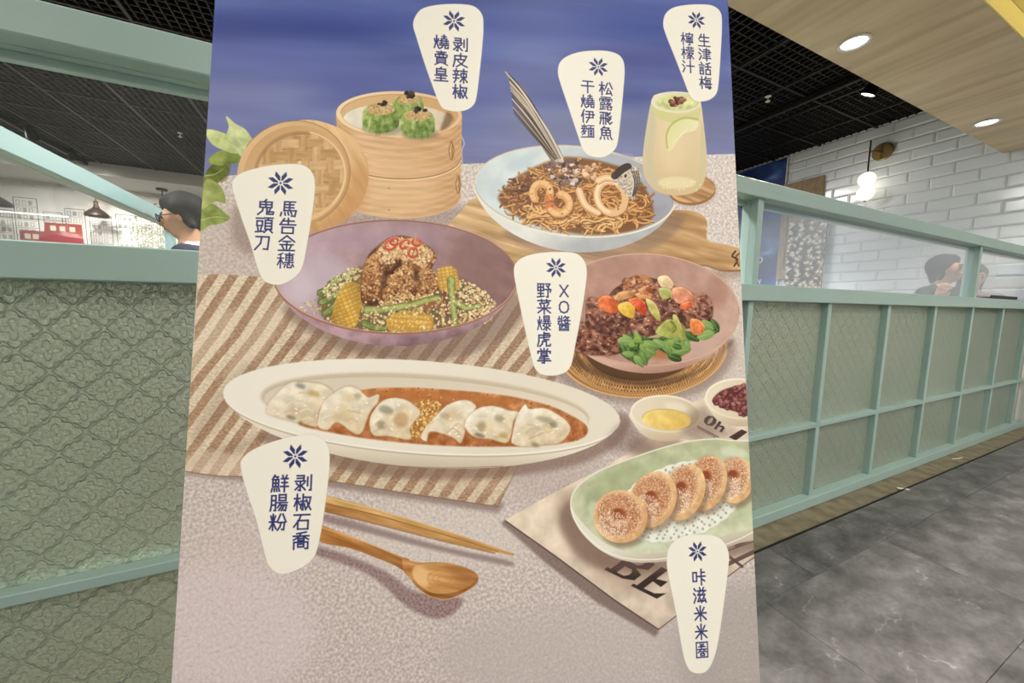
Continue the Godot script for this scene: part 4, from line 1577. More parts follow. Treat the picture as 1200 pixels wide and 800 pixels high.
func lid_and_steamer() -> void:
	bowl_shadow([270, 260, 300, 230, 420, 250, 540, 240, 548, 262, 470, 275, 300, 300], 8.0, 0.45)
	# two-tier steamer: body
	var body := PackedVector2Array([Vector2(393.8, 133), Vector2(541.5, 137)])
	body.append_array(ellipse_pts(469, 228, 71, 28, 1.0, -8, 180))
	paint(body, c8(226, 188, 146), {"c1": c8(206, 162, 114), "g": [440, 180, 545, 190], "n": [2, 8, 0.7]})
	paint(flat_pts([394, 134, 408, 140, 420, 200, 430, 252, 404, 240, 398, 190]), c8(206, 160, 112), {"f": 7.0, "a": 0.6})
	for i in 25:
		line(ellipse_pts(467.6, 138.0 + 3.75 * i, 73.2 - i * 0.06, 27.0, 1.2, 6, 174), 0.7, 0.7, c8(196, 152, 106) if i % 2 else c8(238, 206, 162), {"a": 0.55})
	paint(ellipse_pts(474, 215, 40, 36), c8(240, 208, 166), {"f": 14.0, "a": 0.3})
	line(ellipse_pts(468, 182.5, 72.6, 27, 1.2, 4, 150), 1.3, 1.3, c8(150, 106, 66), {"a": 0.8})
	line(ellipse_pts(468, 184, 72.6, 27, 1.2, 4, 150), 1.2, 1.2, c8(252, 230, 192), {"a": 0.8})
	# rim, inner wall and paper
	ell(467.6, 134, 73.8, 27.2, 1.5, c8(248, 224, 184), {"c1": c8(232, 196, 148), "g": [400, 120, 540, 150]})
	ell(467.8, 134.4, 68.5, 23.8, 1.5, c8(226, 190, 142), {"c1": c8(210, 168, 116), "g": [400, 112, 536, 130]})
	arc(467.8, 134.4, 68.5, 23.8, 1.5, 180, 360, 1.2, c8(196, 150, 100), {"a": 0.7})
	paint(Geometry2D.intersect_polygons(ellipse_pts(466, 141, 64, 19.5, 1.5), ellipse_pts(467.8, 134.4, 67.5, 23.2, 1.5))[0], c8(238, 231, 214), {"c1": c8(222, 208, 182), "g": [410, 140, 530, 140], "n": [1, 6, 0.6]})
	shp([524, 131, 531, 138, 526, 148, 516, 153, 519, 143], c8(112, 78, 46), {"f": 2.5, "a": 0.75})
	# metal clasps
	for cl in [[529, 176], [537, 216]]:
		line(open_curve([cl[0], cl[1] - 11, cl[0] - 3, cl[1], cl[0], cl[1] + 11, cl[0] + 3, cl[1], cl[0], cl[1] - 11]), 1.0, 1.0, c8(150, 110, 66))
		line(open_curve([cl[0] + 1, cl[1] - 9, cl[0] + 1, cl[1] + 9]), 1.0, 1.0, c8(112, 78, 44), {"a": 0.8})
	line(open_curve([541, 160, 544, 168, 541, 178, 543, 200]), 1.2, 1.2, c8(226, 206, 168), {"a": 0.8})
	dot(455.5, 220, 0.8, c8(150, 110, 66))
	dot(455.5, 245.5, 0.8, c8(150, 110, 66))
	# three green dumplings
	for d in [[478, 124, 18.5, 15.5], [446, 137, 21.5, 18], [489.5, 143.5, 20, 17.5]]:
		var x: float = d[0]
		var y: float = d[1]
		var w: float = d[2]
		var h: float = d[3]
		ell(x + 3, y + h * 0.8, w * 1.1, h * 0.4, 0, c8(130, 122, 92), {"f": 4.0, "a": 0.6})
		var skin := smooth_pts([x - w, y - 1, x - w * 0.86, y - h * 0.55, x - w * 0.5, y - h * 0.8, x, y - h * 0.9, x + w * 0.55, y - h * 0.78, x + w * 0.9, y - h * 0.5, x + w, y + 2, x + w * 0.94, y + h * 0.66, x + w * 0.4, y + h, x - w * 0.4, y + h, x - w * 0.92, y + h * 0.64])
		paint(skin, c8(168, 186, 104), {"c1": c8(104, 128, 60), "g": [x - w * 0.5, y - h * 0.6, x + w * 0.5, y + h], "n": [1, 26, 0.35]})
		for k in 16:
			var q := within(skin)
			if q.y < y - h * 0.2: continue
			line(open_curve([q.x + (q.x - x) * -0.15, q.y - 6, q.x, q.y, q.x + (q.x - x) * 0.02, q.y + 5]), 3.4, 1.2, pick([c8(196, 210, 140), c8(120, 146, 70), c8(86, 112, 48), c8(214, 224, 170), c8(150, 172, 92)]), {"a": 0.6, "f": 1.1})
		var top := smooth_pts([x - w * 0.72, y - h * 0.5, x - w * 0.4, y - h * 0.82, x + w * 0.1, y - h * 0.88, x + w * 0.62, y - h * 0.72, x + w * 0.76, y - h * 0.42, x + w * 0.4, y - h * 0.2, x - w * 0.1, y - h * 0.14, x - w * 0.55, y - h * 0.24])
		paint(top, c8(206, 174, 122), {"n": [0, 30, 0.8], "f": 0.8})
		crumbs(top, 46, 0.7, 1.5, [c8(226, 200, 150), c8(178, 140, 92), c8(210, 180, 124)], 0.8)
		chunks(ellipse_pts(x + w * 0.12, y - h * 0.84, w * 0.32, h * 0.2), 9, 2.0, 3.4, [c8(46, 36, 30), c8(34, 26, 24), c8(70, 54, 42)], 16.0)
	# the lid leaning on its edge
	paint(smooth_pts([278, 206, 283, 188, 297, 167, 320, 150, 345, 142, 366, 140.5, 388, 146, 407, 156, 422, 172, 431, 192, 431, 216, 423, 238, 406, 257, 384, 268, 362, 273, 330, 270, 300, 250, 284, 228]), c8(232, 194, 144), {"c1": c8(206, 158, 106), "g": [390, 180, 438, 236], "n": [2, 8, 0.8, 60.0]})
	shp([352, 272, 384, 258, 404, 236, 414, 205, 424, 190, 430, 216, 423, 238, 406, 257, 384, 269], c8(202, 148, 92), {"f": 9.0, "a": 0.45})
	ell(344, 204, 66.5, 62, -18, c8(226, 190, 140), {"c1": c8(198, 156, 106), "g": [300, 160, 400, 250]})
	arc(344, 204, 66.5, 62, -18, 230, 440, 1.4, c8(150, 110, 70), {"a": 0.5})
	ell(346, 204.5, 61, 57, -18, c8(206, 164, 114), {"c1": c8(232, 196, 146), "g": [310, 150, 390, 250]})
	var inner := ellipse_pts(351, 205, 52, 49, -18)
	paint(inner, c8(196, 156, 108), {"n": [2, 10, 0.7]})
	# woven strips, each lit on one edge
	for r in 8:
		for k in 8:
			var hx := 296.0 + k * 14.5 + r * 1.5
			var hy := 158.0 + r * 13.5 - k * 0.8
			var flip := (r + k) % 2 == 0
			var q := [hx - 10.5, hy - 5.0, hx + 10.5, hy - 6.0, hx + 10.5, hy + 5.0, hx - 10.5, hy + 6.0] if flip else [hx - 5.2, hy - 9.0, hx + 5.6, hy - 9.6, hx + 5.0, hy + 9.0, hx - 5.8, hy + 9.6]
			for pc in Geometry2D.intersect_polygons(flat_pts(q), inner):
				paint(pc, pick([c8(212, 174, 124), c8(202, 162, 112), c8(218, 182, 134), c8(194, 154, 104)], 5), {"a": 0.85, "n": [2, 12, 0.6, 0.0 if flip else 90.0]})
			var e0 := Vector2(q[6], q[7])
			var e1 := Vector2(q[4], q[5])
			if Geometry2D.is_point_in_polygon(e0, inner) and Geometry2D.is_point_in_polygon(e1, inner):
				line(PackedVector2Array([e0, e1]), 1.0, 0.7, c8(146, 106, 66), {"a": 0.6})
	arc(351, 205, 52, 49, -18, 150, 300, 4.0, c8(150, 108, 68), {"a": 0.5, "f": 2.0})
	arc(351, 205, 53.5, 50.5, -18, 300, 420, 1.6, c8(246, 218, 174), {"a": 0.7})
	dot(351, 190, 2.2, c8(236, 214, 176))

func board_and_noodles() -> void:
	# chopping board with a handle
	shp([520, 276, 552, 300, 700, 325, 860, 326, 872, 316, 700, 318], c8(140, 112, 92), {"f": 6.0, "a": 0.5})
	shp([527, 268, 538, 250, 556, 232, 580, 236, 640, 250, 740, 252, 790, 246, 818, 249, 828, 259, 828, 272, 832, 283, 868, 292, 869, 316, 846, 316, 826, 310, 806, 312, 790, 318, 700, 318, 620, 314, 575, 292], c8(212, 176, 128), {"n": [2, 22, 1.4, 12.0], "c1": c8(190, 150, 102), "g": [560, 240, 840, 320]})
	line(open_curve([806, 313, 826, 311, 846, 317, 869, 317]), 2.4, 2.4, c8(128, 88, 54), {"a": 0.7})
	for k in 14:
		line(open_curve([532 + k * 7, 262 - k * 1.5 + art.randf() * 6, 600 + k * 8, 282 + art.randf() * 10, 690 + k * 4, 300 + art.randf() * 14]), 0.8, 0.8, pick([c8(178, 136, 90), c8(224, 190, 142), c8(166, 124, 80)]), {"a": 0.5})
	line(open_curve([862, 294, 858, 300, 864, 304, 860, 312]), 2.0, 2.0, c8(70, 48, 36))
	line(open_curve([867, 296, 862, 302, 866, 312]), 1.6, 1.6, c8(96, 66, 46))
	# noodle bowl
	bowl_shadow([590, 270, 640, 300, 700, 306, 770, 290, 800, 250, 700, 270], 5.0, 0.5)
	paint(bowl_side(673.5, 224, 118, 53, 5.5, 18, false), c8(226, 229, 228))
	ell(673.5, 224, 119, 53.5, 5.5, c8(238, 236, 226))
	ell(673.5, 224, 117, 51.5, 5.5, c8(214, 226, 228), {"c1": c8(164, 166, 178), "g": [610, 200, 770, 230], "n": [1, 5, 1.2]})
	for s in [[604, 208, 14, 16, 226, 236, 238], [614, 190, 22, 8, 190, 208, 218], [584, 222, 12, 12, 200, 216, 222], [640, 186, 18, 7, 228, 234, 234], [715, 194, 30, 9, 182, 186, 198], [768, 226, 10, 16, 172, 172, 186]]:
		ell(s[0], s[1], s[2], s[3], -20, c8(s[4], s[5], s[6]), {"f": 5.0, "a": 0.7})
	arc(673.5, 224, 118.4, 52.8, 5.5, 0, 360, 1.3, c8(206, 188, 162), {"a": 0.85})
	var nood := smooth_pts([584, 234, 592, 220, 604, 208, 622, 198, 640, 190, 662, 184, 690, 186, 716, 192, 738, 200, 752, 214, 764, 238, 764, 256, 748, 268, 720, 274, 690, 275, 660, 271, 630, 264, 604, 252])
	paint(nood, c8(128, 84, 44), {"f": 3.0})
	var core := smooth_pts([594, 236, 608, 214, 640, 198, 670, 194, 720, 200, 744, 216, 754, 240, 746, 258, 700, 268, 650, 264, 612, 252])
	strands(core, 150, 17.0, 1.9, [c8(168, 112, 58), c8(150, 96, 50), c8(186, 128, 68)])
	strands(core, 190, 19.0, 1.9, [c8(212, 156, 90), c8(198, 138, 74), c8(226, 172, 104)])
	strands(smooth_pts([604, 244, 640, 246, 690, 252, 738, 246, 746, 256, 706, 268, 650, 264, 614, 254]), 130, 19.0, 1.9, [c8(230, 178, 112), c8(240, 196, 132), c8(216, 160, 94)])
	squiggles(smooth_pts([590, 232, 600, 214, 620, 205, 625, 225, 605, 245]), 60, 12.0, 1.8, [c8(104, 62, 32), c8(134, 84, 46), c8(190, 140, 90)])
	# dark toppings
	chunks(smooth_pts([594, 224, 604, 210, 624, 204, 630, 214, 612, 228]), 26, 1.6, 3.4, [c8(92, 58, 38), c8(128, 82, 50), c8(164, 112, 70)], 26.0)
	# flying fish fin
	shp([593, 84, 599, 92, 614, 104, 634, 138, 650, 164, 662, 190, 652, 194, 640, 180, 622, 150, 606, 122, 600, 106], c8(146, 126, 104), {"n": [2, 30, 0.6, 60.0]})
	for i in 15:
		var k := i / 14.0
		line(open_curve([lerpf(602, 596, k), lerpf(132, 86, k), lerpf(624, 622, k), lerpf(158, 118, k), lerpf(654, 661, k), 190]), 1.0, 2.2, pick([c8(78, 62, 50), c8(216, 204, 188), c8(158, 138, 116), c8(52, 42, 36), c8(196, 180, 158)], 8))
	line(open_curve([592, 84, 612, 108, 640, 150, 660, 188]), 1.0, 2.4, c8(224, 214, 200))
	# truffle and herbs heap at the foot of the fin
	var heap := smooth_pts([640, 196, 650, 188, 664, 186, 680, 192, 690, 204, 684, 214, 668, 218, 652, 212])
	chunks(heap, 90, 1.5, 4.0, [c8(206, 190, 184), c8(116, 92, 96), c8(150, 112, 82), c8(226, 214, 206), c8(84, 62, 58)], 30.0)
	chunks(smooth_pts([680, 196, 696, 192, 712, 200, 706, 210, 688, 210]), 36, 1.5, 4.5, [c8(214, 170, 128), c8(180, 130, 92), c8(236, 200, 164)], 30.0)
	# two prawns
	for s in [[634.5, 226, 15.5, 17, 130, 395], [655.5, 239, 18, 17.5, -95, 170]]:
		arc(s[0] + 1, s[1] + 2.5, s[2] * 0.62, s[3] * 0.62, 0, s[4], s[5], 11.5, c8(122, 72, 34), {"a": 0.6, "f": 1.5})
		arc(s[0], s[1], s[2] * 0.64, s[3] * 0.64, 0, s[4], s[5], 9.5, c8(222, 162, 98))
		arc(s[0] - 0.5, s[1] - 0.8, s[2] * 0.7, s[3] * 0.7, 0, s[4] + 8, s[5] - 8, 5.5, c8(240, 196, 140), {"f": 1.0})
		for k in 5:
			var a := deg_to_rad(lerpf(s[4] + 24, s[5] - 30, k / 4.0))
			line(flat_pts([s[0] + cos(a) * s[2] * 0.5, s[1] + sin(a) * s[3] * 0.5, s[0] + cos(a) * s[2] * 0.94, s[1] + sin(a) * s[3] * 0.94]), 0.9, 0.9, c8(208, 140, 78), {"a": 0.5})
		var te := deg_to_rad(s[5])
		var tp := Vector2(s[0] + cos(te) * s[2] * 0.64, s[1] + sin(te) * s[3] * 0.64)
		shp([tp.x - 4, tp.y - 3, tp.x + 4, tp.y - 4, tp.x + 7, tp.y + 3, tp.x, tp.y + 2, tp.x - 5, tp.y + 5], c8(214, 128, 72), {"f": 0.6})
	# squid rings
	for s in [[716, 231, 16, 19, -22, 8.0]]:
		arc(s[0] + 1, s[1] + 2, s[2], s[3], s[4], 0, 360, s[5], c8(150, 92, 50), {"a": 0.6, "f": 1.5})
		arc(s[0], s[1], s[2], s[3], s[4], 0, 360, s[5], c8(232, 190, 142))
		arc(s[0] - 0.6, s[1] - 0.8, s[2], s[3], s[4], 120, 330, s[5] * 0.5, c8(250, 222, 184))
	for v in [[678, 222, 686, 240, 702, 250], [700, 212, 710, 208, 722, 210]]:
		line(open_curve(v), 10.0, 8.0, c8(196, 140, 92))
		line(open_curve(v), 7.5, 6.0, c8(238, 200, 154))
		line(open_curve(v), 2.4, 1.6, c8(252, 226, 190), {"a": 0.8})
	# fish head on the right
	shp([716, 208, 724, 198, 734, 192, 748, 196, 751, 206, 748, 222, 742, 234, 732, 226, 724, 216], c8(196, 184, 168), {"n": [0, 40, 1.0]})
	shp([716, 206, 726, 195, 736, 191, 740, 196, 730, 203, 722, 210], c8(58, 46, 40))
	for k in 5: line(open_curve([738 + k * 2.4, 200, 742 + k * 1.8, 214, 740 + k, 230]), 1.2, 1.2, pick([c8(84, 66, 54), c8(232, 224, 212)]))
	ell(733, 206, 3.4, 4.4, 20, c8(222, 204, 178))
	ell(733, 206, 1.6, 2.2, 20, c8(70, 52, 42))
	crumbs(nood, 110, 0.6, 1.2, [c8(250, 214, 156), c8(96, 60, 30)], 0.8)
	# the near side of the bowl
	paint(bowl_side(673.5, 224, 118.5, 53, 5.5, 18, true), c8(232, 233, 228), {"c1": c8(182, 186, 190), "g": [640, 272, 650, 296], "n": [1, 5, 1.0]})
	arc(673.5, 224, 118.4, 52.8, 5.5, 5, 175, 1.8, c8(240, 234, 220))
	arc(673.5, 222.8, 117.4, 52.2, 5.5, 5, 175, 0.9, c8(190, 170, 146), {"a": 0.8})

# noodles: each a bent strand over its own dark lower edge
func strands(poly: PackedVector2Array, n: int, ln: float, w: float, cols: Array) -> void:
	for i in n:
		var p := within(poly)
		var a := art.randf_range(-0.9, 0.9) + (PI if i % 2 else 0.0)
		var pts := []
		var turn := art.randf_range(-0.9, 0.9)
		for k in 4:
			pts.append_array([p.x, p.y])
			p += Vector2(cos(a), sin(a) * 0.8) * ln / 3.0
			a += turn
		var c := pick(cols, 10.0)
		var cv := open_curve(pts, 4)
		var low := PackedVector2Array()
		for v in cv: low.append(v + Vector2(0.4, 1.1))
		line(low, w, w, c8(118, 72, 34), {"a": 0.75})
		line(cv, w, w, c)

func lemonade() -> void:
	ell(812, 224, 27, 17.5, -4, c8(150, 120, 96), {"f": 5.0, "a": 0.5})
	ell(811, 223, 27.5, 17.5, -4, c8(150, 106, 66))
	ell(811, 221, 27, 16.5, -4, c8(206, 162, 112), {"n": [2, 20, 0.8, 20.0], "c1": c8(178, 134, 88), "g": [790, 215, 838, 225]})
	var glass := [763.5, 118, 770, 110, 792, 107.5, 815, 110, 821, 119, 825, 150, 828, 182, 827, 202, 823, 217, 812, 226, 793, 229, 774, 226, 762, 218, 755, 205, 753, 186, 757, 152]
	shp(glass, c8(230, 212, 174), {"c1": c8(216, 192, 146), "g": [790, 130, 790, 226]})
	shp([756, 180, 758, 150, 764, 122, 769, 150, 766, 190, 772, 222, 758, 208], c8(206, 198, 168), {"f": 3.0, "a": 0.7})
	shp([822, 140, 828, 182, 826, 206, 816, 222, 820, 190], c8(208, 198, 158), {"f": 3.0, "a": 0.7})
	ell(788, 170, 16, 34, 0, c8(238, 218, 180), {"f": 10.0, "a": 0.5})
	# lime slices
	shp([764, 120, 780, 128, 800, 134, 820, 126, 818, 140, 806, 146, 786, 144, 768, 136], c8(208, 212, 140), {"f": 2.0, "a": 0.7})
	shp([782, 152, 790, 143, 806, 139, 818, 142, 815, 152, 800, 158, 790, 172, 782, 176], c8(226, 224, 162), {"c1": c8(238, 232, 194), "g": [785, 145, 810, 160]})
	line(open_curve([818, 140, 802, 138, 788, 145, 781, 158, 782, 174]), 3.0, 2.0, c8(186, 192, 106), {"a": 0.85})
	for k in 3: line(flat_pts([806, 150, 788 + k * 8, 168 - k * 8]), 1.0, 1.0, c8(244, 240, 206), {"a": 0.7})
	ell(792, 119.5, 28.5, 11.5, 1, c8(236, 230, 200), {"c1": c8(212, 212, 164), "g": [770, 112, 812, 128]})
	ell(792, 120.5, 24, 8.5, 1, c8(210, 212, 150), {"n": [1, 20, 0.5]})
	ell(786, 117, 10, 5, 0, c8(222, 228, 158), {"f": 2.0, "a": 0.8})
	arc(792, 119.5, 28.5, 11.8, 1, 0, 360, 1.3, c8(240, 238, 216), {"a": 0.85})
	chunks(ellipse_pts(793, 118.5, 9, 5.5), 26, 1.8, 4.0, [c8(128, 76, 58), c8(96, 52, 40), c8(168, 116, 88), c8(76, 40, 32)], 26.0)
	ell(793, 214, 22, 7, 0, c8(238, 230, 190), {"f": 3.0, "a": 0.7})
	for k in 16: dot(art.randf_range(770, 820), art.randf_range(212, 224), 0.9, c8(248, 244, 220), 0.7)

func striped_cloth() -> void:
	var cloth := [233, 322, 260, 321, 330, 326, 420, 330, 600, 318, 616, 330, 640, 400, 652, 440, 640, 470, 605, 549, 584, 593, 560, 590, 520, 583, 480, 578, 420, 569, 383, 563, 330, 561, 285, 558, 255, 557, 216, 552, 222, 470]
	shp([216, 556, 285, 564, 383, 570, 480, 585, 584, 601, 592, 590, 500, 560, 216, 540], c8(140, 118, 112), {"f": 4.0, "a": 0.75, "smooth": false})
	var outline := flat_pts(cloth)
	paint(outline, c8(226, 210, 186), {"c1": c8(212, 194, 168), "g": [300, 340, 560, 580], "n": [3, 14, 1.0]})
	for i in range(-14, 32):
		var x := 236.0 + 24.0 * i
		var wob := 2.4 * sin(i * 1.7)
		var strip := flat_pts([x, 600, x + 12, 600, x + 70 + wob, 520, x + 128 + wob, 440, x + 164, 395, x + 215, 318, x + 203, 318, x + 152, 395, x + 116 + wob, 440, x + 58 + wob, 520])
		for part in Geometry2D.intersect_polygons(strip, outline):
			paint(part, c8(178, 146, 118), {"n": [3, 16, 1.0], "c1": c8(166, 134, 110), "g": [300, 560, 560, 330]})
	# folds and hem
	for s in [[300, 400, 60, 14, -52, 236, 222, 200, 0.35], [262, 470, 60, 12, -52, 120, 92, 76, 0.22], [262, 530, 46, 8, -20, 120, 92, 76, 0.25], [246, 398, 46, 14, -52, 244, 230, 208, 0.4], [560, 566, 50, 7, 10, 236, 220, 196, 0.25], [400, 408, 70, 7, 4, 120, 94, 78, 0.3], [640, 420, 12, 40, 0, 140, 112, 96, 0.3]]:
		ell(s[0], s[1], s[2], s[3], s[4], c8(s[5], s[6], s[7]), {"f": 8.0, "a": s[8]})
	shp([216, 538, 240, 528, 285, 536, 288, 556, 255, 557, 216, 552], c8(232, 214, 194), {"f": 5.0, "a": 0.5})
	line(open_curve([216, 552, 255, 557.5, 285, 558.5, 383, 563.5, 480, 578.5, 584, 593.5]), 1.2, 1.2, c8(128, 100, 84), {"a": 0.75})
	line(open_curve([584, 592, 605, 549, 640, 470]), 1.0, 1.0, c8(126, 104, 92), {"a": 0.5})

func purple_bowl() -> void:
	bowl_shadow([330, 360, 380, 400, 470, 424, 560, 412, 612, 372, 600, 340, 400, 350], 7.0, 0.6)
	paint(bowl_side(463.5, 324.5, 143.5, 67, 0.6, 14, false), c8(150, 116, 138))
	ell(463.5, 324.5, 143.5, 67, 0.6, c8(160, 114, 94))
	ell(463.5, 324.5, 142, 65.4, 0.6, c8(194, 168, 178), {"c1": c8(138, 104, 102), "g": [350, 320, 600, 340], "n": [1, 8, 0.9]})
	for s in [[370, 330, 40, 34, 206, 190, 204, 0.7], [352, 336, 16, 18, 218, 206, 214, 0.6], [440, 280, 80, 10, 178, 150, 166, 0.6], [560, 312, 34, 34, 140, 106, 102, 0.6], [470, 268, 90, 4, 192, 164, 176, 0.5]]:
		ell(s[0], s[1], s[2], s[3], 0, c8(s[4], s[5], s[6]), {"f": 10.0, "a": s[7]})
	# food
	var mass := smooth_pts([372, 352, 384, 336, 404, 322, 424, 312, 470, 318, 520, 320, 556, 334, 574, 352, 566, 370, 540, 381, 500, 388, 450, 390, 406, 384, 380, 372])
	paint(mass, c8(110, 92, 62), {"f": 4.0, "a": 0.85})
	crumbs(mass, 900, 0.8, 2.0, [c8(222, 194, 144), c8(200, 166, 112), c8(236, 214, 170), c8(158, 126, 82), c8(128, 112, 70)])
	crumbs(smooth_pts([352, 358, 368, 350, 372, 366, 360, 368]), 30, 0.6, 1.3, [c8(232, 212, 172), c8(190, 160, 120)])
	crumbs(smooth_pts([540, 330, 572, 344, 582, 360, 572, 376, 545, 378]), 260, 0.7, 1.6, [c8(230, 202, 154), c8(208, 174, 122), c8(246, 228, 188)])
	# greens on the left
	for g in [[374, 344, 384, 338, 398, 324], [376, 354, 390, 348, 402, 338], [380, 368, 392, 358, 398, 348], [386, 334, 396, 328, 410, 322], [426, 378, 440, 384, 452, 384]]:
		line(open_curve(g), 9.0, 7.0, c8(96, 108, 58))
		line(open_curve(g), 6.0, 4.0, c8(140, 152, 92), {"n": [1, 20, 0.3]})
	crumbs(smooth_pts([376, 340, 400, 318, 420, 312, 410, 330, 390, 350]), 150, 0.7, 1.7, [c8(226, 206, 158), c8(186, 184, 128), c8(250, 232, 190)])
	corn([389, 374, 393, 352, 402, 336, 412, 330, 420, 335, 423, 352, 420, 372, 415, 382, 402, 384, 392, 380], 68.0, 5.2)
	# fried pieces under golden crumbs
	var dark := smooth_pts([424, 352, 424, 322, 430, 302, 440, 290, 456, 279, 474, 276, 490, 282, 504, 290, 511, 302, 506, 316, 516, 330, 510, 342, 494, 346, 478, 352, 452, 356, 434, 358])
	paint(dark, c8(104, 62, 40), {"n": [1, 30, 0.4], "f": 1.0})
	var pieces := [[424, 346, 425, 320, 432, 302, 443, 296, 450, 306, 450, 330, 442, 352, 430, 356], [440, 298, 452, 282, 468, 277, 478, 284, 470, 302, 458, 316, 446, 314], [470, 300, 478, 280, 492, 282, 506, 294, 510, 304, 498, 316, 482, 318, 472, 312], [462, 318, 474, 312, 486, 320, 484, 340, 474, 348, 464, 340], [486, 326, 500, 314, 512, 322, 516, 332, 506, 342, 490, 342], [448, 330, 458, 322, 464, 334, 460, 350, 450, 352]]
	for p in pieces:
		var poly := smooth_pts(p)
		var c := Vector2.ZERO
		for v in poly: c += v / poly.size()
		paint(poly, c8(206, 158, 106), {"c1": c8(128, 76, 46), "g": [c.x - 6, c.y - 16, c.x + 6, c.y + 18], "n": [0, 34, 0.6], "f": 0.8})
		crumbs(poly, 130, 0.7, 1.7, [c8(226, 188, 136), c8(176, 122, 78), c8(240, 210, 162), c8(148, 92, 56), c8(206, 160, 106)], 0.8)
		squiggles(poly, 10, 6.0, 1.1, [c8(120, 70, 42), c8(96, 54, 34)], 60, 60)
	for d in [[451, 326, 4, 16, 10], [465, 310, 6, 5, -20], [488, 324, 4, 8, 0], [438, 354, 10, 4, 0], [462, 352, 12, 3, 0]]:
		ell(d[0], d[1], d[2], d[3], d[4], c8(70, 40, 26), {"f": 2.5, "a": 0.7})
	crumbs(smooth_pts([440, 300, 452, 284, 470, 278, 490, 284, 506, 298, 496, 312, 476, 304, 456, 308]), 330, 0.8, 1.8, [c8(232, 200, 150), c8(212, 172, 120), c8(244, 220, 178)], 0.9)
	crumbs(smooth_pts([446, 352, 470, 344, 510, 344, 516, 356, 480, 364, 450, 360]), 240, 0.8, 1.8, [c8(236, 208, 158), c8(210, 172, 118), c8(186, 144, 94)])
	corn([513, 318, 522, 312, 531, 313, 536, 322, 537, 338, 526, 343, 515, 338], 80.0, 4.6)
	corn([455, 376, 459, 368, 476, 365, 498, 367, 507, 372, 506, 385, 490, 388, 466, 388, 456, 386], 3.0, 5.6)
	# beans
	for b in [[428, 363, 452, 362, 486, 356, 514, 348, 8.0], [528, 326, 530, 348, 532, 366, 533, 380, 8.0], [534, 354, 544, 360, 552, 360, 562, 358, 6.5]]:
		var cv := open_curve(b.slice(0, 8))
		line(cv, b[8] + 1.5, b[8], c8(92, 98, 46), {"a": 0.8})
		line(cv, b[8], b[8] * 0.7, c8(156, 164, 92), {"n": [1, 24, 0.3]})
		line(cv, b[8] * 0.35, b[8] * 0.25, c8(192, 196, 130), {"a": 0.7})
	line(open_curve([521, 342, 522, 356, 524, 370]), 4.5, 3.5, c8(128, 74, 56))
	line(open_curve([498, 360, 508, 356, 514, 360]), 6, 4, c8(160, 98, 72))
	crumbs(smooth_pts([430, 352, 520, 340, 560, 356, 540, 384, 450, 392, 428, 372]), 220, 0.6, 1.5, [c8(246, 226, 182), c8(216, 184, 132)])
	# chilli rings and a sprig
	for c in [[457, 287, 6.5, 5.5, -20], [462, 283, 5, 4, 10], [484, 296, 5.5, 5.5, 0], [488, 284, 5, 3.6, 20], [474, 286, 4, 6, 40]]:
		arc(c[0], c[1], c[2], c[3], c[4], 20, 330, 3.0, c8(204, 88, 68))
		arc(c[0] - 0.5, c[1] - 0.6, c[2], c[3], c[4], 180, 300, 1.1, c8(240, 152, 124), {"a": 0.8})
	line(flat_pts([487, 273, 486.5, 284]), 1.0, 1.6, c8(226, 160, 130))
	# the near side of the bowl and its rim
	paint(bowl_side(463.5, 324.5, 143.5, 67, 0.6, 14, true), c8(182, 150, 160), {"c1": c8(132, 102, 110), "g": [470, 386, 474, 408], "n": [1, 14, 0.8]})
	arc(463.5, 324.5, 142.9, 66.3, 0.6, 0, 180, 2.0, c8(166, 116, 92))
	arc(463.5, 323.4, 142.4, 65.8, 0.6, 10, 170, 0.9, c8(214, 176, 156), {"a": 0.8})
	arc(463.5, 324.5, 142.9, 66.3, 0.6, 180, 360, 1.2, c8(150, 100, 82), {"a": 0.8})

func corn(outline: Array, ang: float, pitch: float) -> void:
	var poly := smooth_pts(outline)
	paint(poly, c8(206, 154, 62), {"f": 1.0})
	var c := Vector2.ZERO
	for v in poly: c += v / poly.size()
	var ux := Vector2.from_angle(deg_to_rad(ang))
	var uy := Vector2(-ux.y, ux.x)
	for i in range(-10, 11):
		for k in range(-10, 11):
			var p := c + ux * i * pitch * 0.86 + uy * (k * pitch)
			if not Geometry2D.is_point_in_polygon(p, poly): continue
			var g := 1.0 - 0.012 * absf((p - c).dot(uy))
			ell(p.x, p.y, pitch * 0.46, pitch * 0.5, ang, pick([c8(234, 192, 98), c8(226, 182, 84), c8(242, 206, 118)], 8) * g, {"c1": c8(204, 148, 54) * g, "g": [p.x - 1, p.y - 2, p.x + 1.5, p.y + 3]})
			dot(p.x - 0.8, p.y - 0.9, 0.5, c8(250, 234, 180), 0.7)

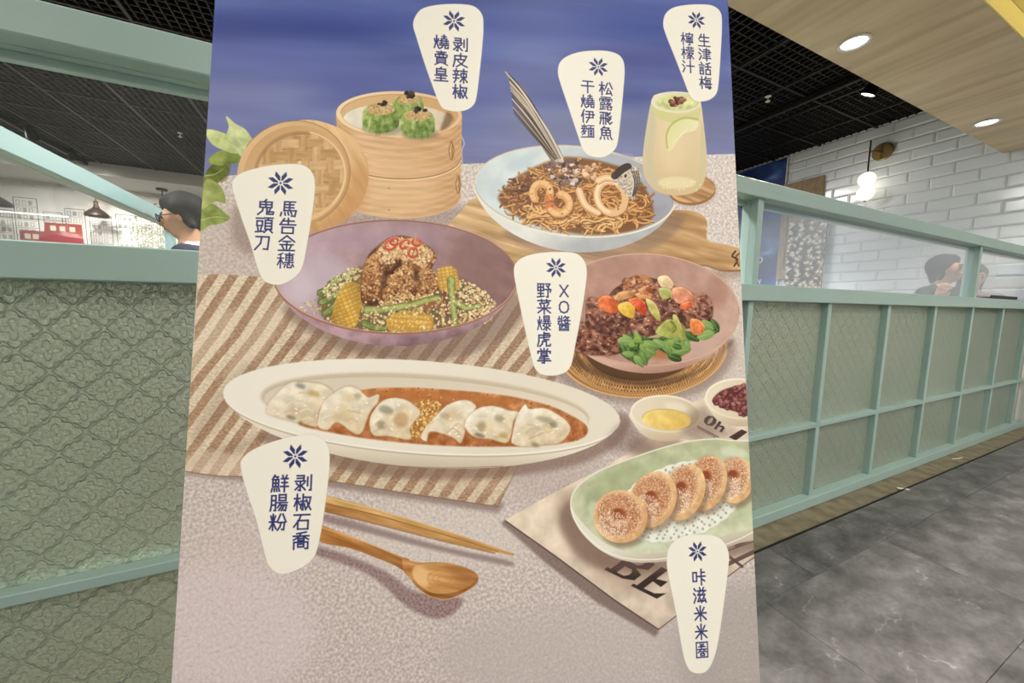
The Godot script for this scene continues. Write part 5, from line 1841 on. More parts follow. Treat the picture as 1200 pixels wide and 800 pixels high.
func rattan_plate() -> void:
	shp([648, 428, 670, 455, 740, 474, 820, 460, 860, 420, 840, 390, 700, 400], c8(130, 106, 96), {"f": 7.0, "a": 0.6})
	ell(752, 407, 99.5, 58.5, -2, c8(92, 62, 38))
	# two latticed rings and a twisted edge
	for r in 3:
		var k := 0.895 - r * 0.085
		for i in 74:
			var a := deg_to_rad(i * 2.5 - 2.0)
			var o2 := Vector2(cos(a), sin(a))
			var c := Vector2(752, 407) + Vector2(99.5 * k * o2.x, 58.5 * k * o2.y).rotated(deg_to_rad(-2.0))
			for sg in [-1.0, 1.0]:
				line(PackedVector2Array([c + Vector2(-1.6 * sg, -3.4), c + Vector2(1.6 * sg, 3.4)]), 1.2, 1.2, pick([c8(206, 158, 100), c8(188, 138, 82), c8(222, 178, 122)], 8), {"a": 0.9})
		arc(752, 407, 99.5 * (k - 0.045), 58.5 * (k - 0.045), -2, 0, 180, 1.6, c8(178, 128, 76), {"a": 0.8})
	arc(752, 407, 96.0, 55.6, -2, -4, 184, 7.0, c8(198, 148, 92))
	for i in 100:
		var a := deg_to_rad(i * 1.85 - 3.0)
		var c := Vector2(752, 407) + Vector2(96.0 * cos(a), 55.6 * sin(a)).rotated(deg_to_rad(-2.0))
		line(PackedVector2Array([c + Vector2(-2.0, -3.0), c + Vector2(2.0, 3.2)]), 1.0, 1.0, c8(140, 94, 54), {"a": 0.75})
		dot(c.x + 1.4, c.y - 0.6, 0.8, c8(232, 190, 134), 0.7)
	arc(752, 407, 99.5, 58.5, -2, 0, 180, 1.6, c8(234, 190, 130), {"a": 0.8})
	shp([660, 405, 700, 432, 760, 444, 820, 432, 858, 398, 850, 410, 800, 446, 740, 452, 680, 432], c8(70, 46, 30), {"f": 4.0, "a": 0.6})
	# plate
	paint(bowl_side(757, 362.5, 109.6, 65.8, 3, 9, false), c8(214, 176, 160), {"c1": c8(176, 134, 118), "g": [750, 420, 754, 440]})
	ell(757, 362.5, 110, 66, 3, c8(190, 146, 130))
	ell(757, 362.5, 108.4, 64.2, 3, c8(178, 136, 122), {"c1": c8(198, 162, 148), "g": [700, 310, 830, 410], "n": [1, 8, 1.0]})
	for s in [[750, 316, 60, 8, 178, 138, 124, 0.6], [834, 388, 14, 22, 208, 174, 158, 0.6], [838, 342, 14, 20, 164, 120, 102, 0.6], [800, 405, 50, 14, 208, 178, 164, 0.6]]:
		ell(s[0], s[1], s[2], s[3], 8, c8(s[4], s[5], s[6]), {"f": 9.0, "a": s[7]})
	arc(757, 362.5, 109.2, 65.2, 3, 0, 360, 1.2, c8(222, 186, 168), {"a": 0.7})
	ell(775, 412, 26, 9, 4, c8(176, 112, 66), {"f": 4.0, "a": 0.85})
	# meat
	var meat := smooth_pts([664, 404, 672, 392, 684, 386, 688, 352, 696, 350, 704, 358, 718, 340, 732, 330, 744, 324, 766, 326, 792, 336, 814, 344, 828, 346, 834, 360, 832, 376, 818, 382, 800, 386, 770, 392, 744, 400, 726, 414, 700, 414, 676, 412])
	paint(meat, c8(96, 56, 42), {"n": [1, 36, 0.4]})
	# braised chunks, each with its own lumps, dark folds and wet glints
	var lumps := [
		[[762, 336, 776, 328, 792, 338, 800, 352, 796, 370, 780, 374, 766, 364, 760, 350], 0],
		[[802, 350, 814, 344, 828, 346, 835, 360, 832, 376, 818, 382, 804, 374], 10],
		[[730, 336, 738, 326, 752, 323, 766, 330, 764, 344, 748, 350, 732, 348], 26],
		[[712, 350, 730, 344, 748, 352, 756, 364, 740, 372, 718, 366], 4],
		[[688, 352, 697, 349, 710, 356, 726, 366, 736, 378, 732, 392, 716, 396, 700, 388, 689, 372], 0],
		[[740, 372, 752, 364, 764, 372, 762, 388, 748, 394, 738, 386], 6],
		[[770, 372, 786, 370, 800, 376, 796, 390, 778, 392, 766, 384], -4],
		[[666, 404, 674, 388, 690, 384, 708, 392, 726, 394, 732, 402, 724, 414, 700, 416, 678, 413], -6],
		[[664, 392, 672, 380, 684, 378, 688, 390, 676, 398], 8],
	]
	for l in lumps:
		var poly := smooth_pts(l[0])
		var c := Vector2.ZERO
		for v in poly: c += v / poly.size()
		var lift: Vector3 = Vector3.ONE * float(l[1])
		shp(l[0], c8(58, 32, 26), {"f": 2.5, "a": 0.8})
		paint(poly, c8(158, 104, 82) + lift, {"c1": c8(92, 50, 38), "g": [c.x - 5, c.y - 15, c.x + 6, c.y + 17], "n": [1, 40, 0.25], "f": 0.8})
		for k in 16:
			var q := within(poly)
			ell(q.x, q.y, art.randf_range(2.5, 6.5), art.randf_range(1.6, 3.6), art.randf_range(-40, 60), pick([c8(172, 116, 92), c8(84, 44, 34), c8(140, 84, 64), c8(66, 34, 28), c8(188, 136, 110)], 10) + lift * 0.5, {"f": 1.6, "a": 0.6})
		for k in 9:
			var q := within(poly)
			var a := art.randf_range(-0.6, 0.9)
			line(open_curve([q.x - 4 * cos(a), q.y - 3 * sin(a), q.x + 0.6, q.y - 0.8, q.x + 4 * cos(a), q.y + 3 * sin(a)]), 1.0, 0.6, pick([c8(70, 36, 28), c8(206, 160, 134)], 8), {"a": 0.65})
		for k in 10:
			var q := within(poly).lerp(c, 0.15)
			ell(q.x, q.y, art.randf_range(0.8, 2.0), art.randf_range(0.4, 0.8), art.randf_range(-40, 40), c8(238, 208, 186), {"a": 0.8})
	# greens
	var gr := smooth_pts([726, 412, 730, 398, 746, 392, 764, 396, 782, 392, 800, 388, 816, 392, 834, 376, 840, 384, 832, 394, 808, 400, 804, 412, 790, 420, 772, 410, 760, 420, 742, 424])
	paint(gr, c8(70, 96, 42), {"n": [1, 40, 0.4], "f": 1.0})
	for i in 44:
		var p := within(gr)
		var a := art.randf() * TAU
		var l := art.randf_range(6, 11)
		var d := Vector2(cos(a), sin(a) * 0.8) * l
		var n := Vector2(-d.y, d.x) * 0.5
		var c := pick([c8(112, 146, 70), c8(88, 122, 52), c8(140, 170, 92), c8(70, 100, 42)])
		shp([p.x - d.x, p.y - d.y, p.x - d.x * 0.3 + n.x, p.y - d.y * 0.3 + n.y, p.x + d.x * 0.6 + n.x * 0.8, p.y + d.y * 0.6 + n.y * 0.8, p.x + d.x, p.y + d.y, p.x + d.x * 0.4 - n.x, p.y + d.y * 0.4 - n.y, p.x - d.x * 0.5 - n.x * 0.7, p.y - d.y * 0.5 - n.y * 0.7], c + Vector3.ONE * 12, {"c1": c - Vector3(38, 36, 24), "g": [p.x - 3, p.y - 6, p.x + 3, p.y + 7]})
		line(PackedVector2Array([p - d * 0.8, p + d * 0.8]), 0.8, 0.5, c8(188, 206, 142), {"a": 0.6})
	for q in [[747, 398, 5, 4], [756, 405, 4, 3.4], [785, 402, 4.5, 4.0], [740, 404, 4, 3]]: ell(q[0], q[1], q[2], q[3], 0, c8(160, 186, 96), {"c1": c8(112, 146, 56), "g": [q[0], q[1] - 4, q[0], q[1] + 4]})
	# vegetables
	var veg := [
		[[700, 352, 706, 346, 716, 347, 725, 356, 725, 364, 716, 367, 704, 362], 232, 122, 62],
		[[724, 358, 734, 353, 743, 358, 744, 368, 740, 373, 728, 367], 240, 196, 76],
		[[736, 351, 746, 348, 756, 354, 757, 366, 752, 369, 744, 360], 224, 96, 50],
		[[719, 349, 726, 342, 740, 340, 744, 346, 734, 350, 724, 352], 222, 164, 108],
		[[744, 344, 756, 342, 764, 344, 762, 350, 750, 350], 226, 158, 100],
		[[772, 324, 782, 323, 789, 332, 786, 338, 776, 337, 771, 330], 240, 210, 164],
		[[788, 338, 800, 336, 811, 344, 812, 356, 803, 354, 796, 356, 789, 350], 232, 158, 120],
		[[798, 356, 808, 352, 812, 358, 804, 363, 797, 361], 226, 110, 66],
		[[809, 374, 818, 374, 826, 382, 822, 391, 813, 392, 809, 384], 236, 140, 74],
		[[757, 350, 766, 354, 772, 364, 774, 376, 768, 373, 760, 362], 206, 196, 110],
		[[772, 338, 784, 338, 787, 347, 776, 350], 190, 190, 110],
		[[768, 388, 782, 374, 798, 378, 803, 388, 790, 396, 776, 394], 170, 172, 84],
		[[788, 372, 792, 369, 799, 384, 802, 398, 796, 396], 190, 190, 104],
	]
	for v in veg:
		var p: Array = v[0]
		shp(p, c8(90, 44, 26), {"f": 2.0, "a": 0.6})
		shp(p, c8(v[1] + 8, v[2] + 14, v[3] + 14), {"c1": c8(v[1] - 30, v[2] - 34, v[3] - 26), "g": [p[0], p[1], p[p.size() / 2 / 2 * 2], p[p.size() / 2 / 2 * 2 + 1] + 4], "n": [1, 16, 0.4]})
		line(open_curve([p[0] + 1.5, p[1] + 0.5, p[2] + 1, p[3] + 1.5, p[4], p[5] + 1.5]), 1.0, 0.6, c8(255, 226, 190), {"a": 0.6})
	chunks(smooth_pts([733, 330, 745, 324, 762, 328, 768, 340, 745, 344, 734, 338]), 34, 2.0, 5.0, [c8(196, 130, 84), c8(166, 96, 60), c8(222, 166, 118)], 34.0)
	line(open_curve([786, 376, 792, 384, 788, 390]), 2.0, 1.4, c8(110, 120, 50))

func oval_plate() -> void:
	shp([300, 512, 400, 550, 500, 562, 600, 558, 690, 540, 735, 505, 700, 480, 400, 500], c8(128, 100, 88), {"f": 6.0, "a": 0.65})
	paint(bowl_side(494, 476.5, 233, 54, 4.2, 17, false), c8(236, 228, 210), {"c1": c8(198, 184, 162), "g": [490, 524, 488, 552]})
	line(open_curve([380, 536, 440, 544, 520, 548, 590, 546]), 1.4, 1.4, c8(146, 126, 108), {"a": 0.6})
	ell(494, 476.5, 233.5, 54, 4.2, c8(245, 240, 228), {"c1": c8(234, 226, 210), "g": [400, 430, 560, 530]})
	arc(494, 476.5, 233, 53.6, 4.2, 15, 170, 1.6, c8(250, 246, 236), {"a": 0.9})
	arc(494, 478.5, 233, 54, 4.2, 20, 170, 1.2, c8(176, 160, 142), {"a": 0.7})
	ell(498, 477, 193, 38.5, 4.0, c8(206, 190, 166), {"f": 3.0, "a": 0.9})
	ell(499, 480, 190, 36, 4.0, c8(224, 212, 192), {"c1": c8(232, 222, 204), "g": [480, 445, 480, 500]})
	# sauce
	var sauce := smooth_pts([420, 458, 470, 454, 530, 457, 590, 463, 640, 474, 672, 488, 688, 500, 684, 512, 660, 519, 600, 523, 520, 522, 440, 515, 380, 505, 350, 496, 372, 480])
	paint(sauce, c8(198, 134, 80), {"c1": c8(172, 104, 58), "g": [520, 456, 520, 522], "n": [1, 20, 0.5], "f": 2.0})
	paint(smooth_pts([428, 460, 470, 456, 530, 459, 590, 466, 610, 472, 560, 474, 470, 470]), c8(184, 112, 60), {"f": 3.0, "a": 0.7})
	crumbs(sauce, 160, 0.5, 1.1, [c8(236, 180, 110), c8(128, 62, 24), c8(216, 150, 84)], 0.8)
	# chopped garlic in the middle
	var gar := smooth_pts([474, 478, 486, 470, 502, 468, 516, 474, 512, 488, 500, 506, 484, 514, 476, 500])
	crumbs(gar, 340, 0.8, 1.7, [c8(226, 186, 112), c8(196, 146, 76), c8(242, 212, 148), c8(168, 116, 58)])
	# six rice rolls
	var rolls := [
		[[313, 478, 319, 467.5, 336.7, 450.6, 348, 447.7, 375, 449.5, 390.7, 459.6, 384, 470, 375, 479, 372.7, 499, 352, 495.6, 330, 490, 314, 484.3]],
		[[372.7, 499, 377, 476.5, 388.4, 463, 406.4, 452.9, 420, 456, 431, 465, 443.6, 461.8, 442.4, 472, 433.4, 483.2, 424.4, 505.7, 415.4, 508, 395, 494.5, 384, 503.5]],
		[[433.4, 499, 435.7, 485.5, 449, 469.7, 465, 466.3, 478.4, 469.7, 489.7, 478.7, 492, 485.5, 480.7, 501, 480.7, 514.7, 456, 511, 438, 510]],
		[[500, 516.7, 493.5, 510, 509, 489.7, 525, 474, 545, 468.4, 557.6, 475, 554, 483, 545, 494, 545, 505.5, 539.6, 519, 529.5, 512, 504.7, 505.5]],
		[[545, 501, 547.5, 489.7, 561, 478.5, 579, 475.8, 597, 480.7, 608, 483, 601.5, 494, 599, 510, 592.5, 519, 574.5, 514.5, 556.5, 512]],
		[[600, 519, 601.5, 505.5, 606, 487.5, 615, 474, 620.6, 479, 637.4, 478, 653, 485, 666.7, 496.5, 666.7, 507.7, 655.4, 519, 637.4, 521, 615, 523]],
	]
	for r in rolls:
		var p: Array = r[0]
		var poly := smooth_pts(p)
		shp(p, c8(120, 62, 28), {"f": 3.0, "a": 0.55})
		var x0: float = p[0]
		var lo := Vector2(1e9, 1e9)
		var hi := -lo
		for v in poly:
			lo = lo.min(v)
			hi = hi.max(v)
		var c := (lo + hi) / 2
		paint(poly, c8(246, 238, 220), {"c1": c8(222, 202, 168), "g": [c.x - 8, lo.y + 4, c.x + 10, hi.y], "n": [1, 10, 0.5], "f": 0.7})
		# translucent filling, folds and wet highlights
		for k in 5:
			var q := within(poly).lerp(c, 0.4)
			ell(q.x, q.y, art.randf_range(5, 11), art.randf_range(3, 6), art.randf_range(-40, 40), pick([c8(214, 192, 152), c8(206, 192, 162), c8(228, 200, 144), c8(198, 180, 148)]), {"f": 5.0, "a": 0.55})
		for k in 7:
			var q := within(poly).lerp(c, 0.25)
			line(open_curve([q.x - 8, q.y + art.randf_range(-4, 4), q.x, q.y - 2, q.x + 7, q.y + art.randf_range(-5, 6)]), 2.2, 1.0, pick([c8(252, 248, 236), c8(244, 236, 218), c8(196, 174, 138)]), {"a": 0.55, "f": 1.0})
		for k in 8:
			var q := within(poly).lerp(c, 0.15)
			ell(q.x, q.y, art.randf_range(1.0, 2.8), art.randf_range(0.5, 1.1), art.randf_range(-50, 50), c8(255, 253, 246), {"a": 0.85})
		line(open_curve([p[0], p[1], p[2], p[3], p[4], p[5], p[6], p[7]]), 1.0, 1.0, c8(250, 244, 230), {"a": 0.7})
	for d in [[352, 452, 6, 3, 88, 88, 76], [368, 461, 8, 3.4, 190, 150, 60], [419, 464, 5, 4, 168, 152, 118], [452, 480, 9, 5, 124, 116, 94], [446, 498, 5, 5, 140, 122, 90], [341, 489, 6, 2, 74, 66, 48], [352, 495.5, 3, 2, 60, 56, 36], [521, 487, 6, 4, 170, 150, 118], [585, 490, 6, 4, 150, 138, 110], [562, 510, 7, 2.4, 70, 56, 42], [590, 510, 6, 3, 176, 142, 76], [640, 492, 13, 3.6, 156, 144, 114], [648, 498, 5, 3, 110, 104, 86], [564, 500, 5, 6, 150, 130, 100], [627, 521, 5, 2.4, 120, 86, 40], [470, 492, 9, 9, 190, 146, 96]]:
		ell(d[0], d[1], d[2], d[3], 15, c8(d[4], d[5], d[6]), {"f": 3.0, "a": 0.6})

func newspaper() -> void:
	var sheet := flat_pts([592, 609, 640, 582, 690, 556, 745, 526, 786, 490, 806, 474, 840, 458, 900, 430, 900, 640, 845, 680, 772, 737, 720, 702, 650, 650])
	paint(flat_pts([586, 612, 640, 590, 700, 600, 772, 740, 768, 746, 700, 706, 640, 660]), c8(110, 88, 82), {"f": 3.0, "a": 0.7})
	paint(sheet, c8(234, 218, 198), {"c1": c8(214, 196, 180), "g": [640, 570, 780, 730], "n": [1, 12, 1.0]})
	shp([650, 600, 668, 570, 690, 600, 740, 660, 772, 670, 740, 690, 690, 660], c8(150, 122, 104), {"f": 12.0, "a": 0.5})
	line(flat_pts([592, 610, 650, 651, 720, 703, 772, 737.5]), 1.6, 1.6, c8(86, 66, 60), {"a": 0.85})
	line(flat_pts([772, 737, 845, 681, 890, 648]), 1.4, 1.4, c8(96, 72, 64), {"a": 0.8})
	shp([735, 520, 770, 505, 800, 520, 760, 540], c8(150, 126, 108), {"f": 6.0, "a": 0.6})
	# big letters lying askew: B and E and the end of a word
	var ink := c8(58, 44, 40)
	var base := func(o: Vector2, ux: Vector2, uy: Vector2, pts: Array) -> PackedVector2Array:
		var out := PackedVector2Array()
		for i in pts.size() / 2: out.append(o + ux * pts[i * 2] + uy * pts[i * 2 + 1])
		return out
	var ux := Vector2(34, 17)
	var uy := Vector2(32, -24)
	var ob := Vector2(708, 667)
	for e in [[0.0, 0.0, 0.34, 0.12], [0.12, 0.0, 0.3, 1.0]]:
		paint(base.call(ob, ux, uy, [e[0], e[1], e[2], e[1], e[2], e[3], e[0], e[3]]), ink)
	for e in [[0.3, 0.0, 0.52], [0.3, 0.5, 0.46]]:
		paint(base.call(ob, ux, uy, [0.3, e[1], 0.62, e[1], 0.92, e[1] + 0.12, 0.92, e[1] + 0.38, 0.62, e[1] + 0.5, 0.3, e[1] + 0.5]), ink)
		paint(base.call(ob, ux, uy, [0.34, e[1] + 0.1, 0.58, e[1] + 0.1, 0.66, e[1] + 0.2, 0.66, e[1] + 0.3, 0.58, e[1] + 0.4, 0.34, e[1] + 0.4]), c8(206, 184, 164))
	var oe := Vector2(739, 686)
	paint(base.call(oe, ux, uy, [0.12, 0.0, 0.34, 0.0, 0.34, 1.0, 0.12, 1.0]), ink)
	paint(base.call(oe, ux, uy, [0.0, 0.0, 0.9, 0.0, 0.95, 0.3, 0.7, 0.12, 0.0, 0.1]), ink)
	paint(base.call(oe, ux, uy, [0.3, 0.46, 0.66, 0.4, 0.66, 0.66, 0.3, 0.56]), ink)
	for l in [[846, 664, 884, 646, 5], [852, 650, 870, 664, 3.4], [862, 640, 886, 628, 4], [850, 646, 884, 634, 1.4]]:
		line(flat_pts([l[0], l[1], l[2], l[3]]), l[4], l[4], c8(92, 72, 66), {"a": 0.9})
	# masthead: Oh and rows of fine print
	var om := Vector2(822, 495)
	var mx := Vector2(13, 6.4)
	var my := Vector2(7.4, -10.4)
	paint(base.call(om, mx, my, [0.0, 0.5, 0.12, 0.15, 0.5, 0.0, 0.88, 0.15, 1.0, 0.5, 0.88, 0.85, 0.5, 1.0, 0.12, 0.85]), ink)
	paint(base.call(om, mx, my, [0.34, 0.5, 0.4, 0.2, 0.5, 0.12, 0.6, 0.2, 0.66, 0.5, 0.6, 0.8, 0.5, 0.88, 0.4, 0.8]), c8(214, 196, 176))
	paint(base.call(om, mx, my, [1.1, 0.0, 1.32, 0.0, 1.32, 1.0, 1.1, 1.0]), ink)
	paint(base.call(om, mx, my, [1.32, 0.5, 1.6, 0.62, 1.82, 0.5, 1.82, 0.0, 1.6, 0.0, 1.6, 0.44, 1.32, 0.36]), ink)
	paint(flat_pts([854, 512, 869, 503, 876, 506, 862, 516]), ink)
	line(flat_pts([834, 482, 863, 499]), 0.9, 0.9, ink)
	line(flat_pts([817, 499, 842, 512]), 0.9, 0.9, ink)
	for k in 9:
		line(flat_pts([806 + k * 2.2, 505 + k * 0.9, 794 + k * 3.2, 513 + k * 0.6]), 0.7, 0.7, c8(120, 100, 88), {"a": 0.7})
	for k in 8:
		line(flat_pts([818 + k * 2.6, 501.5 + k * 1.4, 819.6 + k * 2.6, 502.2 + k * 1.4]), 1.5, 1.5, c8(90, 70, 60), {"a": 0.7})

func small_bowls() -> void:
	for b in [[780, 484.5, 41.5, 22, 4.0, 782, 517], [868, 467, 42, 24, 4.0, 866, 497]]:
		var x: float = b[0]
		var y: float = b[1]
		shp([x - 44, y + 8, x - 20, y + 36, x + 10, y + 40, x - 50, y + 46, x - 70, y + 34], c8(120, 98, 88), {"f": 7.0, "a": 0.5})
		shp([x - b[2], y - 2, x - 36, y + 14, x - 22, y + 28, x, y + 32.5, x + 18, y + 29, x + 34, y + 16, x + b[2], y + 4, x, y], c8(236, 224, 202), {"c1": c8(198, 178, 150), "g": [x, y + 8, x + 4, y + 34]})
		ell(x, y, b[2], b[3], b[4], c8(246, 238, 220), {"c1": c8(232, 218, 194), "g": [x - 20, y - 20, x + 20, y + 20]})
		ell(x, y + 0.6, b[2] - 2.2, b[3] - 1.8, b[4], c8(234, 222, 200), {"c1": c8(214, 196, 166), "g": [x - 30, y - 14, x + 30, y + 10]})
		ell(x + 12, y - 8, 14, 5, 10, c8(248, 240, 224), {"f": 4.0, "a": 0.6})
	ell(781, 491.5, 28.5, 12.2, 4, c8(244, 216, 130), {"c1": c8(226, 192, 104), "g": [760, 482, 800, 504], "n": [1, 8, 0.6]})
	arc(781, 491.5, 28.5, 12.2, 4, 180, 360, 1.4, c8(206, 172, 108), {"a": 0.6})
	var beans := smooth_pts([836, 468, 842, 460, 852, 455, 866, 452, 882, 452, 882, 486, 862, 482, 846, 477])
	paint(beans, c8(96, 48, 46), {"f": 1.5})
	for i in 110:
		var p := within(beans)
		ell(p.x + 0.4, p.y + 0.7, 3.4, 2.8, art.randf_range(-60, 60), c8(70, 30, 32), {"a": 0.8})
		ell(p.x, p.y, 2.9, 2.3, art.randf_range(-60, 60), pick([c8(150, 88, 84), c8(126, 66, 66), c8(166, 104, 98)], 12))
		dot(p.x - 0.7, p.y - 0.8, 0.6, c8(216, 168, 156), 0.8)

func green_plate() -> void:
	shp([656, 600, 668, 640, 700, 665, 770, 672, 860, 652, 890, 640, 880, 600, 700, 580], c8(112, 88, 78), {"f": 7.0, "a": 0.6})
	var outer := [668, 592, 671, 577, 684, 562, 706, 549, 745, 534, 790, 520, 825, 514, 855, 515, 900, 526, 900, 618, 860, 638, 815, 652, 770, 658.5, 735, 657.5, 706, 646, 684, 627, 672, 608]
	shp(outer, c8(236, 232, 218), {"c1": c8(196, 184, 164), "g": [770, 630, 776, 660]})
	shp([670, 590, 673, 577, 686, 563, 708, 550, 747, 535, 790, 521.5, 825, 515.5, 855, 516.5, 900, 528, 900, 606, 850, 627, 805, 642, 762, 648, 732, 645, 706, 634, 686, 616, 674, 602], c8(190, 194, 158), {"c1": c8(214, 218, 190), "g": [760, 520, 760, 650], "n": [1, 10, 0.8]})
	shp([684, 592, 694, 572, 730, 552, 790, 533, 840, 528, 900, 540, 900, 596, 840, 618, 780, 634, 736, 634, 704, 618, 690, 604], c8(174, 182, 144), {"c1": c8(200, 208, 174), "g": [720, 550, 800, 640], "f": 5.0, "n": [1, 8, 0.8]})
	for s in [[720, 556, 36, 5, -20, 168, 180, 138, 0.6], [860, 530, 16, 7, 10, 226, 232, 210, 0.7], [698, 600, 8, 14, -20, 222, 234, 214, 0.6], [760, 638, 20, 4, 4, 220, 236, 216, 0.6], [742, 630, 8, 3, 0, 232, 244, 230, 0.7]]:
		ell(s[0], s[1], s[2], s[3], s[4], c8(s[5], s[6], s[7]), {"f": 4.0, "a": s[8]})
	line(open_curve([669, 594, 673, 608, 686, 626, 707, 644, 735, 654, 770, 655, 815, 648, 860, 634, 892, 618]), 1.4, 1.4, c8(250, 248, 238), {"a": 0.8})
	# paper doily: scalloped, with a pierced pattern
	var doily := PackedVector2Array()
	for i in 120:
		var a := TAU * i / 120.0
		var sc := 1.0 + 0.035 * absf(sin(a * 15.0))
		var v := Vector2(cos(a) * 75.0 * sc, sin(a) * 43.0 * sc).rotated(deg_to_rad(-18.0))
		doily.append(Vector2(797, 587) + v)
	paint(doily, c8(240, 240, 230), {"n": [1, 6, 0.6]})
	for ring in [[0.93, 46, 1.5], [0.84, 40, 1.2], [0.75, 34, 1.5], [0.66, 30, 1.1], [0.57, 24, 1.3]]:
		for i in ring[1]:
			var a: float = TAU * (i + art.randf_range(-0.15, 0.15)) / ring[1]
			var v := Vector2(cos(a) * 75.0 * ring[0], sin(a) * 43.0 * ring[0]).rotated(deg_to_rad(-18.0))
			ell(797 + v.x, 587 + v.y, ring[2] * 1.2, ring[2], rad_to_deg(a), c8(160, 172, 146), {"a": 0.8})
	# five sugared rings, from back to front
	for d in [[862, 563, 21, 27, 12, -3, -7, 0], [828, 566, 23, 33, 18, -1, -8, 1], [802, 577, 23, 34, 22, -4, -6, 2], [765, 585, 27, 34, 24, -2, -3, 3], [727, 605, 32, 31, 10, -2, -3, 4]]:
		var x: float = d[0]
		var y: float = d[1]
		ell(x + 4, y + 7, d[2], d[3] * 0.95, d[4], c8(110, 82, 62), {"f": 4.0, "a": 0.55})
		ell(x, y, d[2], d[3], d[4], c8(240, 202, 152), {"c1": c8(206, 154, 102), "g": [x - d[2] * 0.2, y + d[3] * 0.2, x + d[2], y + d[3]], "n": [1, 10, 0.4]})
		# brown fried face set to the upper left
		ell(x + d[5] * 1.2, y + d[6] * 0.7, d[2] * 0.8, d[3] * 0.8, d[4], c8(192, 132, 92), {"f": 5.0, "n": [0, 26, 0.8]})
		ell(x + d[5] - 4, y + d[6] * 0.6 - 9, d[2] * 0.45, d[3] * 0.35, d[4], c8(206, 146, 106), {"f": 6.0, "a": 0.6})
		arc(x + d[5], y + d[6], d[2] * 0.4 + 1, d[3] * 0.38, d[4], 20, 170, 4.0, c8(226, 186, 146), {"f": 3.0, "a": 0.6})
		# hole
		ell(x + d[5], y + d[6], d[2] * 0.25 + 1, d[3] * 0.22, d[4], c8(170, 100, 64), {"f": 1.2})
		ell(x + d[5] - 0.6, y + d[6] - 0.4, d[2] * 0.19 + 1, d[3] * 0.17, d[4], c8(140, 72, 44), {"c1": c8(196, 120, 78), "g": [x, y - 8, x, y + 4]})
		# sugar
		var face := ellipse_pts(x + d[5], y + d[6] * 0.4, d[2] * 0.9, d[3] * 0.88, d[4])
		var hole := ellipse_pts(x + d[5], y + d[6], d[2] * 0.28 + 1, d[3] * 0.25, d[4])
		for i in 760:
			var p := within(face)
			if Geometry2D.is_point_in_polygon(p, hole): continue
			dot(p.x, p.y, art.randf_range(0.3, 0.6), pick([c8(252, 242, 230), c8(244, 226, 208), c8(232, 202, 176)], 6), 0.8)
		crumbs(ellipse_pts(x - d[2] * 0.3, y + d[3] * 0.3, d[2] * 0.55, d[3] * 0.5, d[4]), 330, 0.35, 0.7, [c8(255, 248, 238), c8(246, 230, 212)], 0.8)

